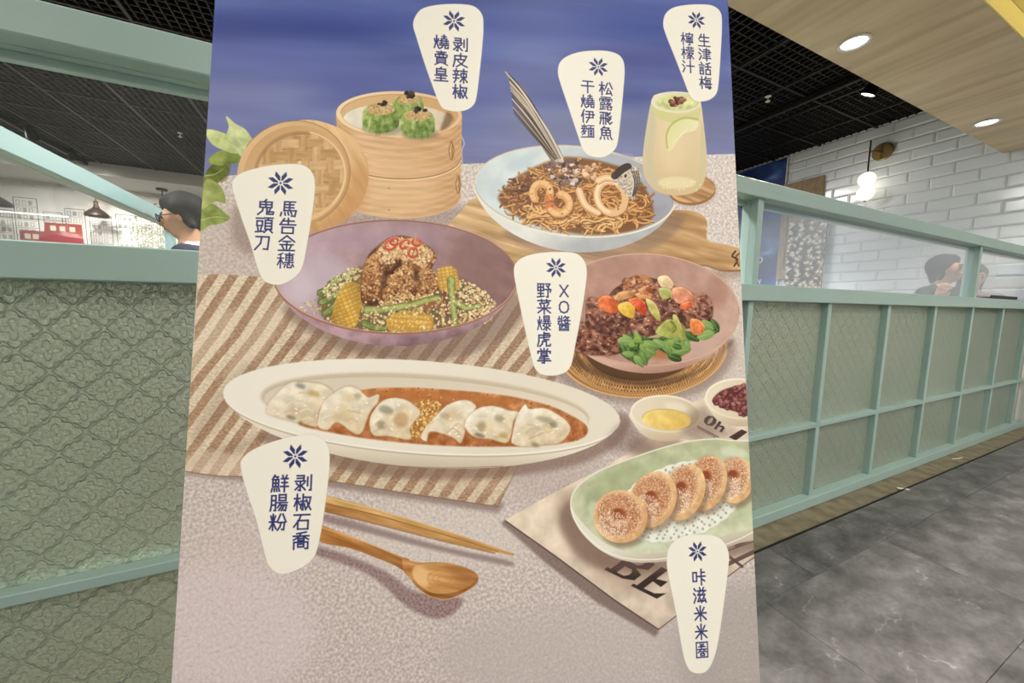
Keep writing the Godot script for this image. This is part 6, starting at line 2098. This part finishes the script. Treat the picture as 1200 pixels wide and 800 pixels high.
func cutlery() -> void:
	# chopsticks
	shp([380, 602, 440, 618, 520, 640, 590, 655, 602, 660, 590, 662, 500, 642, 430, 624, 378, 610], c8(140, 118, 116), {"f": 3.0, "a": 0.75})
	paint(flat_pts([376, 579, 420, 590, 480, 608, 540, 627, 603, 648.5, 602, 651, 560, 642, 500, 625, 440, 607, 376, 591]), c8(226, 184, 122), {"c1": c8(196, 148, 88), "g": [480, 602, 476, 622], "n": [2, 16, 0.8, 16.0]})
	paint(flat_pts([376, 588, 420, 597, 480, 613, 540, 632, 584, 646.5, 580, 648, 520, 634, 450, 616, 376, 598]), c8(206, 158, 98), {"c1": c8(170, 120, 68), "g": [480, 614, 476, 626], "n": [2, 16, 0.8, 16.0]})
	line(flat_pts([376, 588.5, 440, 603, 520, 626, 584, 646]), 1.1, 0.8, c8(132, 88, 46), {"a": 0.85})
	line(flat_pts([376, 581, 440, 596.5, 520, 621, 600, 648]), 1.0, 0.6, c8(244, 212, 158), {"a": 0.8})
	line(flat_pts([376, 598, 450, 616.5, 520, 634.5, 580, 648.5]), 1.0, 0.8, c8(116, 78, 46), {"a": 0.7})
	# wooden spoon and its shadow
	shp([370, 640, 400, 648, 440, 664, 462, 676, 480, 690, 510, 698, 540, 700, 541, 708, 530, 720, 512, 725, 490, 718, 468, 704, 452, 688, 430, 672, 400, 660, 370, 650], c8(146, 120, 120), {"f": 3.5, "a": 0.85, "n": [0, 20, 1.0]})
	shp([374, 616, 390, 620, 420, 632, 450, 644, 470, 652, 480, 656, 478, 670, 472, 668, 462, 662, 440, 653, 410, 642, 374, 634], c8(206, 150, 88), {"c1": c8(158, 102, 52), "g": [420, 628, 414, 650], "n": [2, 18, 0.8, 22.0]})
	line(open_curve([374, 617, 410, 628, 450, 644, 476, 656]), 1.2, 1.0, c8(236, 186, 124), {"a": 0.7})
	var sp := [472, 654, 482, 657, 495, 659, 517, 658.5, 540, 663, 556, 670, 560.5, 677, 556, 686, 540, 696, 522, 702, 504, 698.5, 490, 689, 481, 678, 473, 669]
	shp(sp, c8(196, 138, 80), {"c1": c8(144, 92, 48), "g": [510, 664, 516, 702], "n": [2, 16, 0.8, 10.0]})
	var cup := smooth_pts([485, 664, 504, 660, 526, 661, 546, 667, 557.5, 675, 551, 685.5, 532, 694, 509, 695, 494, 687.5, 484.5, 676])
	paint(cup, c8(226, 174, 114), {"c1": c8(180, 124, 70), "g": [490, 676, 552, 672], "n": [2, 14, 0.8, 10.0]})
	shp([484, 668, 492, 664, 502, 672, 500, 688, 492, 686, 485, 677], c8(240, 198, 142), {"f": 3.0, "a": 0.8})
	shp([520, 662, 546, 668, 556, 676, 546, 682, 530, 672], c8(164, 110, 60), {"f": 5.0, "a": 0.6})
	for k in 3: arc(521, 679, 20 - k * 6, 10.5 - k * 3.0, 6, 0, 360, 1.6, c8(186, 130, 76), {"a": 0.45, "f": 1.0})
	line(open_curve([556, 687, 540, 696.5, 522, 702, 504, 698.5, 490, 689]), 1.6, 1.2, c8(232, 182, 122), {"a": 0.6})

# ---------------------------------------------------------------- name tags and their lettering
# strokes in a box of 100 x 100; a sign is made of parts, each [strokes, x0, y0, x1, y1]
const WOOD := [[5, 28, 95, 28], [50, 3, 50, 98], [48, 32, 8, 72], [52, 36, 95, 66]]
const FIRE := [[52, 5, 48, 48, 8, 95], [50, 52, 94, 95], [12, 30, 24, 52], [88, 28, 74, 50]]
const GRAIN := [[78, 5, 18, 14], [5, 35, 95, 35], [50, 12, 50, 98], [48, 40, 8, 78], [52, 42, 95, 72]]
const WATER := [[25, 8, 62, 22], [12, 38, 50, 50], [18, 95, 68, 62]]
const MOUTH := [[12, 15, 88, 15, 88, 88, 12, 88, 12, 15]]
const RICE := [[5, 48, 95, 48], [50, 4, 50, 97], [20, 14, 36, 38], [80, 14, 64, 38], [46, 54, 8, 88], [54, 54, 93, 88]]
const FISH := [[38, 2, 12, 26], [34, 12, 74, 12, 62, 28], [18, 28, 82, 28, 82, 68, 18, 68, 18, 28], [18, 48, 82, 48], [50, 28, 50, 68], [12, 80, 5, 97], [35, 80, 38, 95], [60, 80, 66, 95], [84, 78, 95, 95]]
const MOON := [[20, 6, 20, 65, 6, 96], [20, 6, 84, 6, 84, 94, 64, 94], [20, 35, 84, 35], [20, 62, 84, 62]]
const KNIFE := [[20, 15, 20, 68], [84, 3, 84, 94, 56, 94]]
const SPEECH := [[38, 4, 62, 13], [5, 24, 95, 24], [18, 40, 82, 40], [18, 54, 82, 54], [20, 68, 80, 68, 80, 94, 20, 94, 20, 68]]
const AGAIN := [[8, 15, 88, 15, 68, 56, 8, 96], [18, 30, 50, 64, 96, 96]]
const GRASS := [[4, 50, 96, 50], [32, 8, 32, 92], [68, 8, 68, 92]]

func signs() -> Dictionary:
	var whole := func(s): return [[s, 0, 0, 100, 100]]
	return {
		"剝": [[[[18, 6, 82, 6, 80, 38], [20, 22, 80, 22], [4, 39, 96, 39], [50, 39, 50, 96, 34, 93], [14, 52, 30, 62], [6, 90, 40, 68], [88, 50, 62, 64], [58, 66, 96, 92]], 0, 2, 64, 98], [KNIFE, 68, 2, 100, 98]],
		"皮": whole.call([[12, 20, 92, 20, 86, 34], [12, 20, 12, 55, 3, 96], [52, 2, 52, 45], [14, 45, 82, 45, 62, 72, 24, 97], [32, 54, 58, 78, 97, 96]]),
		"辣": [[[[50, 2, 50, 14], [10, 17, 90, 17], [30, 24, 38, 40], [70, 24, 62, 40], [3, 44, 97, 44], [10, 66, 90, 66], [50, 46, 44, 80, 20, 98]], 0, 0, 46, 100], [[[6, 16, 94, 16], [50, 2, 50, 98], [16, 32, 84, 32, 84, 58, 16, 58, 16, 32], [46, 60, 5, 92], [54, 60, 96, 92]], 48, 0, 100, 100]],
		"椒": [[WOOD, 0, 0, 36, 100], [[[50, 4, 50, 45], [50, 22, 92, 22], [4, 46, 96, 46], [50, 46, 50, 95, 34, 94], [24, 60, 8, 86], [76, 60, 94, 84]], 36, 0, 68, 100], [AGAIN, 66, 10, 100, 98]],
		"燒": [[FIRE, 0, 2, 34, 98], [[[28, 12, 72, 12], [50, 1, 50, 28], [20, 28, 80, 28], [6, 43, 44, 43], [25, 34, 25, 58], [3, 59, 47, 59], [56, 43, 94, 43], [75, 34, 75, 58], [53, 59, 97, 59], [4, 72, 96, 72], [36, 72, 32, 86, 6, 98], [62, 72, 62, 93, 92, 93, 95, 84]], 36, 0, 100, 100]],
		"賣": whole.call([[18, 8, 82, 8], [50, 0, 50, 18], [28, 18, 72, 18], [10, 26, 90, 26, 90, 42, 10, 42, 10, 26], [37, 26, 37, 42], [63, 26, 63, 42], [20, 50, 80, 50, 80, 83, 20, 83, 20, 50], [20, 61, 80, 61], [20, 72, 80, 72], [36, 84, 8, 98], [64, 84, 93, 98]]),
		"皇": whole.call([[52, 1, 40, 12], [20, 13, 80, 13, 80, 47, 20, 47, 20, 13], [20, 30, 80, 30], [10, 58, 90, 58], [50, 58, 50, 94], [18, 76, 82, 76], [4, 95, 96, 95]]),
		"松": [[WOOD, 0, 0, 42, 100], [[[35, 10, 5, 50], [62, 6, 97, 50], [48, 48, 18, 90, 84, 84], [66, 64, 92, 97]], 44, 0, 100, 100]],
		"露": whole.call([[14, 5, 86, 5], [4, 17, 96, 17], [4, 17, 3, 34], [96, 17, 96, 32], [50, 5, 50, 38], [20, 25, 38, 26], [20, 34, 38, 35], [62, 25, 80, 26], [62, 34, 80, 35], [10, 46, 40, 46, 40, 60, 10, 60, 10, 46], [26, 60, 26, 94], [26, 76, 44, 76], [10, 70, 10, 95], [4, 97, 46, 91], [66, 42, 50, 63], [62, 50, 88, 50, 54, 77], [62, 56, 97, 75], [62, 79, 90, 79, 90, 97, 62, 97, 62, 79]]),
		"飛": whole.call([[6, 8, 58, 8, 60, 30, 78, 46, 90, 34], [66, 12, 78, 20], [84, 8, 68, 26], [6, 50, 60, 50, 62, 72, 80, 92, 95, 78], [68, 54, 80, 62], [88, 50, 70, 70], [30, 18, 30, 96], [14, 26, 12, 60, 4, 94], [48, 20, 48, 94]]),
		"魚": whole.call(FISH),
		"干": whole.call([[14, 14, 86, 14], [4, 48, 96, 48], [50, 14, 50, 98]]),
		"伊": [[[[70, 3, 10, 52], [48, 30, 48, 97]], 0, 0, 34, 100], [[[8, 16, 86, 16, 86, 60, 8, 60], [0, 38, 100, 38], [48, 16, 44, 60, 12, 97]], 32, 0, 100, 100]],
		"麵": [[[[50, 1, 50, 34], [10, 14, 90, 14], [6, 35, 94, 35], [28, 18, 18, 31], [72, 18, 84, 31], [42, 40, 8, 62], [30, 49, 76, 49, 18, 80], [34, 56, 60, 73], [4, 97, 96, 94]], 0, 0, 50, 100], [[[3, 10, 97, 10], [48, 10, 42, 26], [10, 28, 90, 28, 90, 93, 10, 93, 10, 28], [37, 28, 37, 93], [63, 28, 63, 93], [37, 49, 63, 49], [37, 70, 63, 70]], 50, 0, 100, 100]],
		"生": whole.call([[28, 5, 8, 44], [20, 26, 88, 26], [14, 58, 86, 58], [50, 2, 50, 94], [4, 95, 96, 95]]),
		"津": [[WATER, 0, 0, 34, 100], [[[16, 14, 84, 14, 84, 46], [0, 30, 100, 30], [14, 46, 84, 46], [14, 62, 88, 62], [2, 79, 98, 79], [50, 1, 50, 99]], 32, 0, 100, 100]],
		"話": [[SPEECH, 0, 0, 44, 100], [[[84, 4, 20, 15], [3, 36, 97, 36], [50, 12, 50, 58], [16, 58, 84, 58, 84, 95, 16, 95, 16, 58]], 48, 0, 100, 100]],
		"梅": [[WOOD, 0, 0, 40, 100], [[[26, 2, 4, 30], [18, 16, 95, 16], [26, 32, 18, 86, 92, 86], [26, 32, 82, 32, 76, 97, 58, 96], [0, 60, 100, 60], [48, 40, 54, 52], [46, 66, 52, 80]], 40, 0, 100, 100]],
		"檸": [[WOOD, 0, 0, 38, 100], [[[50, 0, 50, 9], [6, 24, 6, 11, 94, 11, 94, 24], [16, 29, 10, 42], [30, 27, 34, 42, 68, 42, 70, 34], [46, 22, 54, 32], [80, 27, 92, 39], [13, 49, 87, 49, 87, 65, 13, 65, 13, 49], [38, 49, 38, 65], [62, 49, 62, 65], [4, 75, 96, 75], [52, 75, 52, 97, 34, 95]], 40, 0, 100, 100]],
		"檬": [[WOOD, 0, 0, 38, 100], [[[4, 11, 96, 11], [32, 2, 32, 20], [68, 2, 68, 20], [5, 37, 5, 27, 95, 27, 95, 37], [22, 39, 80, 39], [6, 51, 94, 51], [50, 51, 18, 67], [34, 58, 58, 74, 54, 98, 40, 96], [48, 66, 8, 82], [54, 78, 8, 97], [90, 56, 62, 70], [62, 68, 97, 95]], 40, 0, 100, 100]],
		"汁": [[WATER, 0, 0, 34, 100], [[[3, 46, 97, 46], [50, 3, 50, 98]], 36, 0, 100, 100]],
		"馬": whole.call([[24, 6, 22, 62], [24, 6, 86, 6], [24, 24, 78, 24], [24, 43, 78, 43], [54, 6, 54, 61], [21, 62, 92, 62, 86, 96, 66, 95], [8, 74, 3, 96], [27, 74, 30, 91], [45, 73, 50, 89], [62, 71, 68, 84]]),
		"告": whole.call([[28, 3, 10, 33], [22, 18, 86, 18], [4, 42, 96, 42], [52, 1, 52, 42], [18, 58, 82, 58, 82, 95, 18, 95, 18, 58]]),
		"金": whole.call([[50, 2, 6, 40], [50, 2, 95, 40], [28, 39, 72, 39], [12, 59, 88, 59], [50, 39, 50, 94], [24, 68, 33, 86], [76, 68, 67, 86], [4, 95, 96, 95]]),
		"穗": [[GRAIN, 0, 0, 40, 100], [[[6, 9, 94, 9], [50, 0, 50, 61], [16, 19, 84, 19, 84, 48, 16, 48, 16, 19], [16, 33, 84, 33], [4, 62, 92, 60], [12, 74, 3, 93], [32, 71, 34, 95, 70, 95, 75, 83], [46, 67, 56, 79], [82, 71, 96, 88]], 42, 0, 100, 100]],
		"鬼": whole.call([[52, 1, 40, 14], [16, 16, 84, 16, 84, 51, 16, 51, 16, 16], [16, 33, 84, 33], [50, 16, 50, 51], [36, 51, 30, 74, 5, 97], [57, 51, 57, 93, 92, 93, 96, 80], [76, 60, 66, 81, 88, 77]]),
		"頭": [[[[6, 9, 94, 9], [16, 26, 84, 26, 84, 55, 16, 55, 16, 26], [27, 64, 34, 85], [73, 64, 66, 85], [3, 95, 97, 91]], 0, 0, 46, 100], [[[2, 6, 98, 6], [48, 6, 42, 20], [14, 20, 86, 20, 86, 77, 14, 77, 14, 20], [14, 39, 86, 39], [14, 58, 86, 58], [38, 79, 5, 98], [62, 79, 96, 98]], 48, 0, 100, 100]],
		"刀": whole.call([[10, 14, 86, 14, 80, 93, 56, 91], [43, 14, 38, 56, 6, 97]]),
		"X": whole.call([[20, 12, 80, 88], [80, 12, 20, 88]]),
		"O": whole.call([[50, 12, 72, 19, 83, 38, 83, 62, 72, 81, 50, 88, 28, 81, 17, 62, 17, 38, 28, 19, 50, 12]]),
		"醬": whole.call([[14, 4, 14, 21], [33, 1, 33, 48], [5, 22, 33, 22], [5, 35, 33, 35], [18, 35, 8, 48], [62, 1, 46, 16], [56, 8, 88, 8, 58, 26], [43, 31, 97, 31], [80, 22, 80, 48, 68, 46], [54, 37, 62, 45], [6, 55, 94, 55], [16, 65, 84, 65, 84, 97, 16, 97, 16, 65], [40, 55, 40, 72, 26, 78], [60, 55, 60, 76, 78, 76], [16, 87, 84, 87]]),
		"野": [[[[10, 8, 90, 8, 90, 52, 10, 52, 10, 8], [10, 30, 90, 30], [50, 8, 50, 92], [10, 72, 90, 72], [2, 95, 98, 90]], 0, 0, 50, 100], [[[14, 8, 82, 8, 55, 28], [34, 20, 66, 37], [3, 45, 97, 45, 86, 62], [53, 45, 53, 96, 32, 94]], 52, 0, 100, 100]],
		"菜": [[GRASS, 0, 0, 100, 20], [[[84, 22, 18, 30], [22, 36, 29, 47], [48, 34, 53, 45], [82, 32, 70, 47], [4, 59, 96, 59], [50, 48, 50, 99], [46, 61, 6, 91], [54, 61, 95, 91]], 0, 0, 100, 100]],
		"爆": [[FIRE, 0, 2, 34, 98], [[[20, 3, 80, 3, 80, 27, 20, 27, 20, 3], [20, 15, 80, 15], [10, 38, 90, 38], [34, 30, 34, 52], [66, 30, 66, 52], [2, 52, 98, 52], [34, 54, 8, 69], [66, 54, 93, 69], [50, 57, 50, 98, 36, 96], [22, 70, 36, 79], [10, 95, 40, 81], [80, 68, 64, 79], [62, 81, 92, 95]], 36, 0, 100, 100]],
		"虎": whole.call([[50, 1, 50, 22], [50, 10, 86, 10], [12, 22, 93, 22, 88, 35], [12, 22, 12, 60, 3, 96], [24, 39, 76, 34], [48, 26, 48, 51, 84, 51], [38, 63, 36, 80, 18, 97], [38, 63, 66, 63, 66, 93, 92, 93, 96, 82]]),
		"掌": whole.call([[50, 0, 50, 18], [24, 4, 33, 15], [76, 4, 67, 15], [5, 33, 5, 20, 95, 20, 95, 33], [29, 32, 71, 32, 71, 46, 29, 46, 29, 32], [78, 53, 20, 58], [14, 69, 86, 69], [3, 83, 97, 83], [51, 56, 51, 98, 34, 96]]),
		"石": whole.call([[4, 12, 96, 12], [45, 12, 34, 42, 4, 82], [27, 46, 87, 46, 87, 95, 27, 95, 27, 46]]),
		"喬": whole.call([[80, 2, 24, 10], [4, 24, 96, 24], [48, 10, 35, 30, 6, 47], [60, 26, 94, 45], [33, 38, 67, 38, 67, 50, 33, 50, 33, 38], [9, 99, 9, 60, 91, 60, 91, 97, 76, 97], [33, 71, 67, 71, 67, 87, 33, 87, 33, 71]]),
		"鮮": [[FISH, 0, 0, 52, 100], [[[24, 4, 35, 20], [76, 4, 65, 20], [8, 24, 92, 24], [14, 46, 86, 46], [2, 68, 98, 68], [50, 24, 50, 99]], 54, 0, 100, 100]],
		"腸": [[MOON, 0, 2, 38, 100], [[[20, 4, 84, 4, 84, 38, 20, 38, 20, 4], [20, 21, 84, 21], [2, 50, 98, 50], [35, 50, 8, 78], [28, 63, 92, 63, 84, 96, 66, 94], [52, 65, 20, 94], [72, 65, 44, 96]], 40, 0, 100, 100]],
		"粉": [[RICE, 0, 0, 44, 100], [[[38, 4, 5, 50], [62, 4, 97, 50], [20, 53, 82, 53, 75, 95, 54, 93], [46, 53, 38, 76, 10, 97]], 44, 0, 100, 100]],
		"咔": [[MOUTH, 0, 10, 36, 84], [[[50, 2, 50, 46], [50, 22, 90, 22], [2, 46, 98, 46], [50, 46, 50, 98], [54, 62, 90, 75]], 38, 0, 100, 100]],
		"滋": [[WATER, 0, 0, 32, 100], [[[28, 3, 36, 17], [74, 3, 64, 17], [2, 23, 98, 23], [34, 25, 7, 48, 36, 50], [38, 44, 5, 88, 42, 84], [35, 72, 47, 94], [80, 25, 53, 48, 84, 50], [87, 44, 53, 88, 92, 84], [85, 72, 98, 94]], 32, 0, 100, 100]],
		"米": whole.call(RICE),
		"圈": whole.call([[6, 4, 94, 4, 94, 96, 6, 96, 6, 4], [36, 14, 41, 25], [64, 14, 58, 25], [24, 31, 76, 31], [16, 46, 84, 46], [50, 14, 44, 46, 18, 67], [56, 46, 84, 65], [37, 62, 63, 62, 63, 73, 38, 73, 38, 85, 68, 85, 70, 77]]),
	}

var sign_book := {}

func letter(ch: String, x: float, y: float, w: float, h: float) -> void:
	var k := scale_at(x, y)
	var c := pt(x, y)
	var half := Vector2(w, h) * k / 2.0
	var ink := c8(46, 50, 108)
	var sw := h * k * (0.074 if ch in "圈露麵賣醬爆檸檬穗" else 0.09)
	for part in sign_book[ch]:
		for s in part[0]:
			var pts := PackedVector2Array()
			for i in s.size() / 2:
				var u: float = lerpf(part[1], part[3], s[i * 2] / 100.0) / 100.0
				var v: float = lerpf(part[2], part[4], s[i * 2 + 1] / 100.0) / 100.0
				pts.append(c + Vector2(u * 2.0 - 1.0, v * 2.0 - 1.0) * half * 0.95)
			for i in pts.size() - 1:
				var d := (pts[i + 1] - pts[i]).normalized()
				var e := d * sw * 0.45
				var nn := Vector2(-d.y, d.x) * sw * 0.5
				paint(PackedVector2Array([pts[i] - e + nn, pts[i + 1] + e + nn, pts[i + 1] + e - nn, pts[i] - e - nn]), ink, {}, true)

# eight-petalled star
func emblem(x: float, y: float, r: float) -> void:
	var k := scale_at(x, y) * r
	var c := pt(x, y)
	for i in 8:
		var ax := deg_to_rad(90.0 * (i / 2))
		var sd := -1.0 if i % 2 else 1.0
		var d := Vector2(cos(ax), sin(ax))
		var n := Vector2(-d.y, d.x) * sd
		paint(PackedVector2Array([c + (d * 0.16 + n * 0.035) * k, c + (d * 0.55 + n * 0.05) * k, c + (d * 0.98 + n * 0.4) * k, c + (d * 0.62 + n * 0.46) * k, c + (d * 0.24 + n * 0.17) * k]), c8(52, 58, 110), {}, true)
	var q := 0.11 * k
	paint(PackedVector2Array([c + Vector2(q, 0), c + Vector2(0, q), c + Vector2(-q, 0), c + Vector2(0, -q)]), c8(52, 58, 110), {}, true)

func paint_tags() -> void:
	sign_book = signs()
	var cream := c8(246, 242, 230)
	var tags := [
		[[483.9, 28.7, 488, 16.9, 496.4, 9.4, 514.9, 5.4, 538.5, 4.7, 555.4, 7.4, 564.8, 16.9, 566.5, 30.4, 565.5, 50.6, 562.1, 84.3, 558.1, 114.7, 553.7, 124.1, 545.3, 129.2, 533.5, 130.5, 520, 127.5, 514.2, 119.7, 508.2, 104.6, 498, 75.9, 487.9, 43.8]],
		[[653.8, 85.8, 655.4, 74.4, 663.6, 66.3, 679.8, 60.7, 702.6, 59.1, 718.9, 61.4, 728.6, 67.9, 731.9, 80.9, 730.2, 108.5, 727, 141.1, 723.7, 167.1, 718.9, 176.8, 709.1, 183.3, 699.3, 184.3, 689.6, 181.7, 683.1, 175.2, 676.6, 157.3, 666.8, 128, 657, 98.8]],
		[[777, 28.7, 779.4, 16.9, 788.5, 9.1, 804.7, 5.7, 825, 5.1, 836.8, 7.4, 844.6, 15.2, 845.9, 30.4, 844.6, 60.8, 841.9, 98, 839.2, 109.8, 831.8, 116.6, 821.6, 118.9, 813.2, 117.2, 807.4, 109.8, 801.4, 94.6, 789.5, 64.2, 780.1, 40.5]],
		[[272, 217.6, 277.3, 206.4, 289.5, 200.1, 314.1, 194.2, 338.6, 192, 356.1, 193.8, 366.6, 203.6, 369.1, 221.1, 364.9, 256.1, 359.6, 287.7, 354.3, 312.2, 345.6, 324.4, 331.6, 332.5, 319.3, 333.2, 308.8, 328, 301.8, 313.9, 293, 284.2, 280.8, 249.1]],
		[[602, 317.5, 605, 307.5, 615, 300.5, 632.5, 296.2, 652.5, 295, 672.5, 296.2, 682.5, 302.5, 687.5, 315, 686.2, 335, 681.2, 367.5, 675, 400, 670, 425, 663.8, 435, 652.5, 439.5, 642.5, 440, 632.5, 437.5, 626.2, 430, 621.2, 412.5, 613.8, 380, 605, 337.5]],
		[[282, 547.5, 284.8, 536, 297.8, 526, 323.7, 515.9, 352.4, 509.6, 369.7, 510.1, 381.2, 517.3, 386.4, 533.1, 384.1, 567.7, 378.3, 610.8, 372.6, 639.6, 366.8, 653.9, 352.4, 665.4, 335.2, 671.8, 323.7, 670.6, 315, 662.6, 310.7, 651.1, 300.7, 610.8, 289.2, 576.3]],
		[[781.2, 657.5, 783.1, 643.3, 790.3, 633.8, 802.1, 627.8, 818.8, 626.2, 835.4, 627.1, 847.3, 633.8, 853.9, 648, 853.2, 667, 848.5, 705, 841.3, 752.5, 835.4, 773.9, 828.3, 785.8, 818.8, 788.9, 809.3, 786.2, 803.3, 776.3, 798.6, 757.3, 791.4, 714.5, 783.1, 674.1]],
	]
	for t in tags:
		shp(t[0], c8(120, 108, 100), {"f": 2.0, "a": 0.35})
		shp(t[0], cream)
	for e in [[532, 24.6, 12.2], [701, 78.3, 11], [816, 23.6, 10], [328.8, 214.5, 14], [651.5, 313.5, 11.8], [346, 534.6, 14.4], [817.3, 646, 12]]: emblem(e[0], e[1], e[2])
	var cols := [
		["剝皮辣椒", 539.6, 52.3, -0.2, 18.3, 16.8, 17.6], ["燒賣皇", 517.2, 49, -0.2, 19.0, 16.8, 17.6],
		["松露飛魚", 709.8, 103.7, 0.1, 17.4, 15.8, 16.6], ["干燒伊麵", 688.6, 101, 0.0, 17.5, 15.8, 16.6],
		["生津話梅", 825, 47.3, 0.55, 16.5, 14.8, 15.6], ["檸檬汁", 805, 45.6, 0.7, 16.1, 14.8, 15.6],
		["馬告金穗", 338.6, 244.6, -1.3, 20.2, 19.6, 19.4], ["鬼頭刀", 311.6, 242.8, -1.9, 20.6, 19.6, 19.4],
		["XO醬", 660.8, 340.8, 0.0, 19.0, 16.4, 18.4], ["野菜爆虎掌", 637.6, 340, 0.0, 19.2, 17.0, 18.4],
		["剝椒石喬", 355.6, 565.6, -1.0, 22.5, 20.6, 21.2], ["鮮腸粉", 328, 566.2, -1.3, 22.7, 20.6, 21.2],
		["咔滋米米圈", 818.8, 676, 0.95, 21.3, 17.4, 20.0],
	]
	for c in cols:
		for i in c[0].length():
			letter(c[0][i], c[1] + c[3] * i, c[2] + c[4] * i, c[5], c[6])
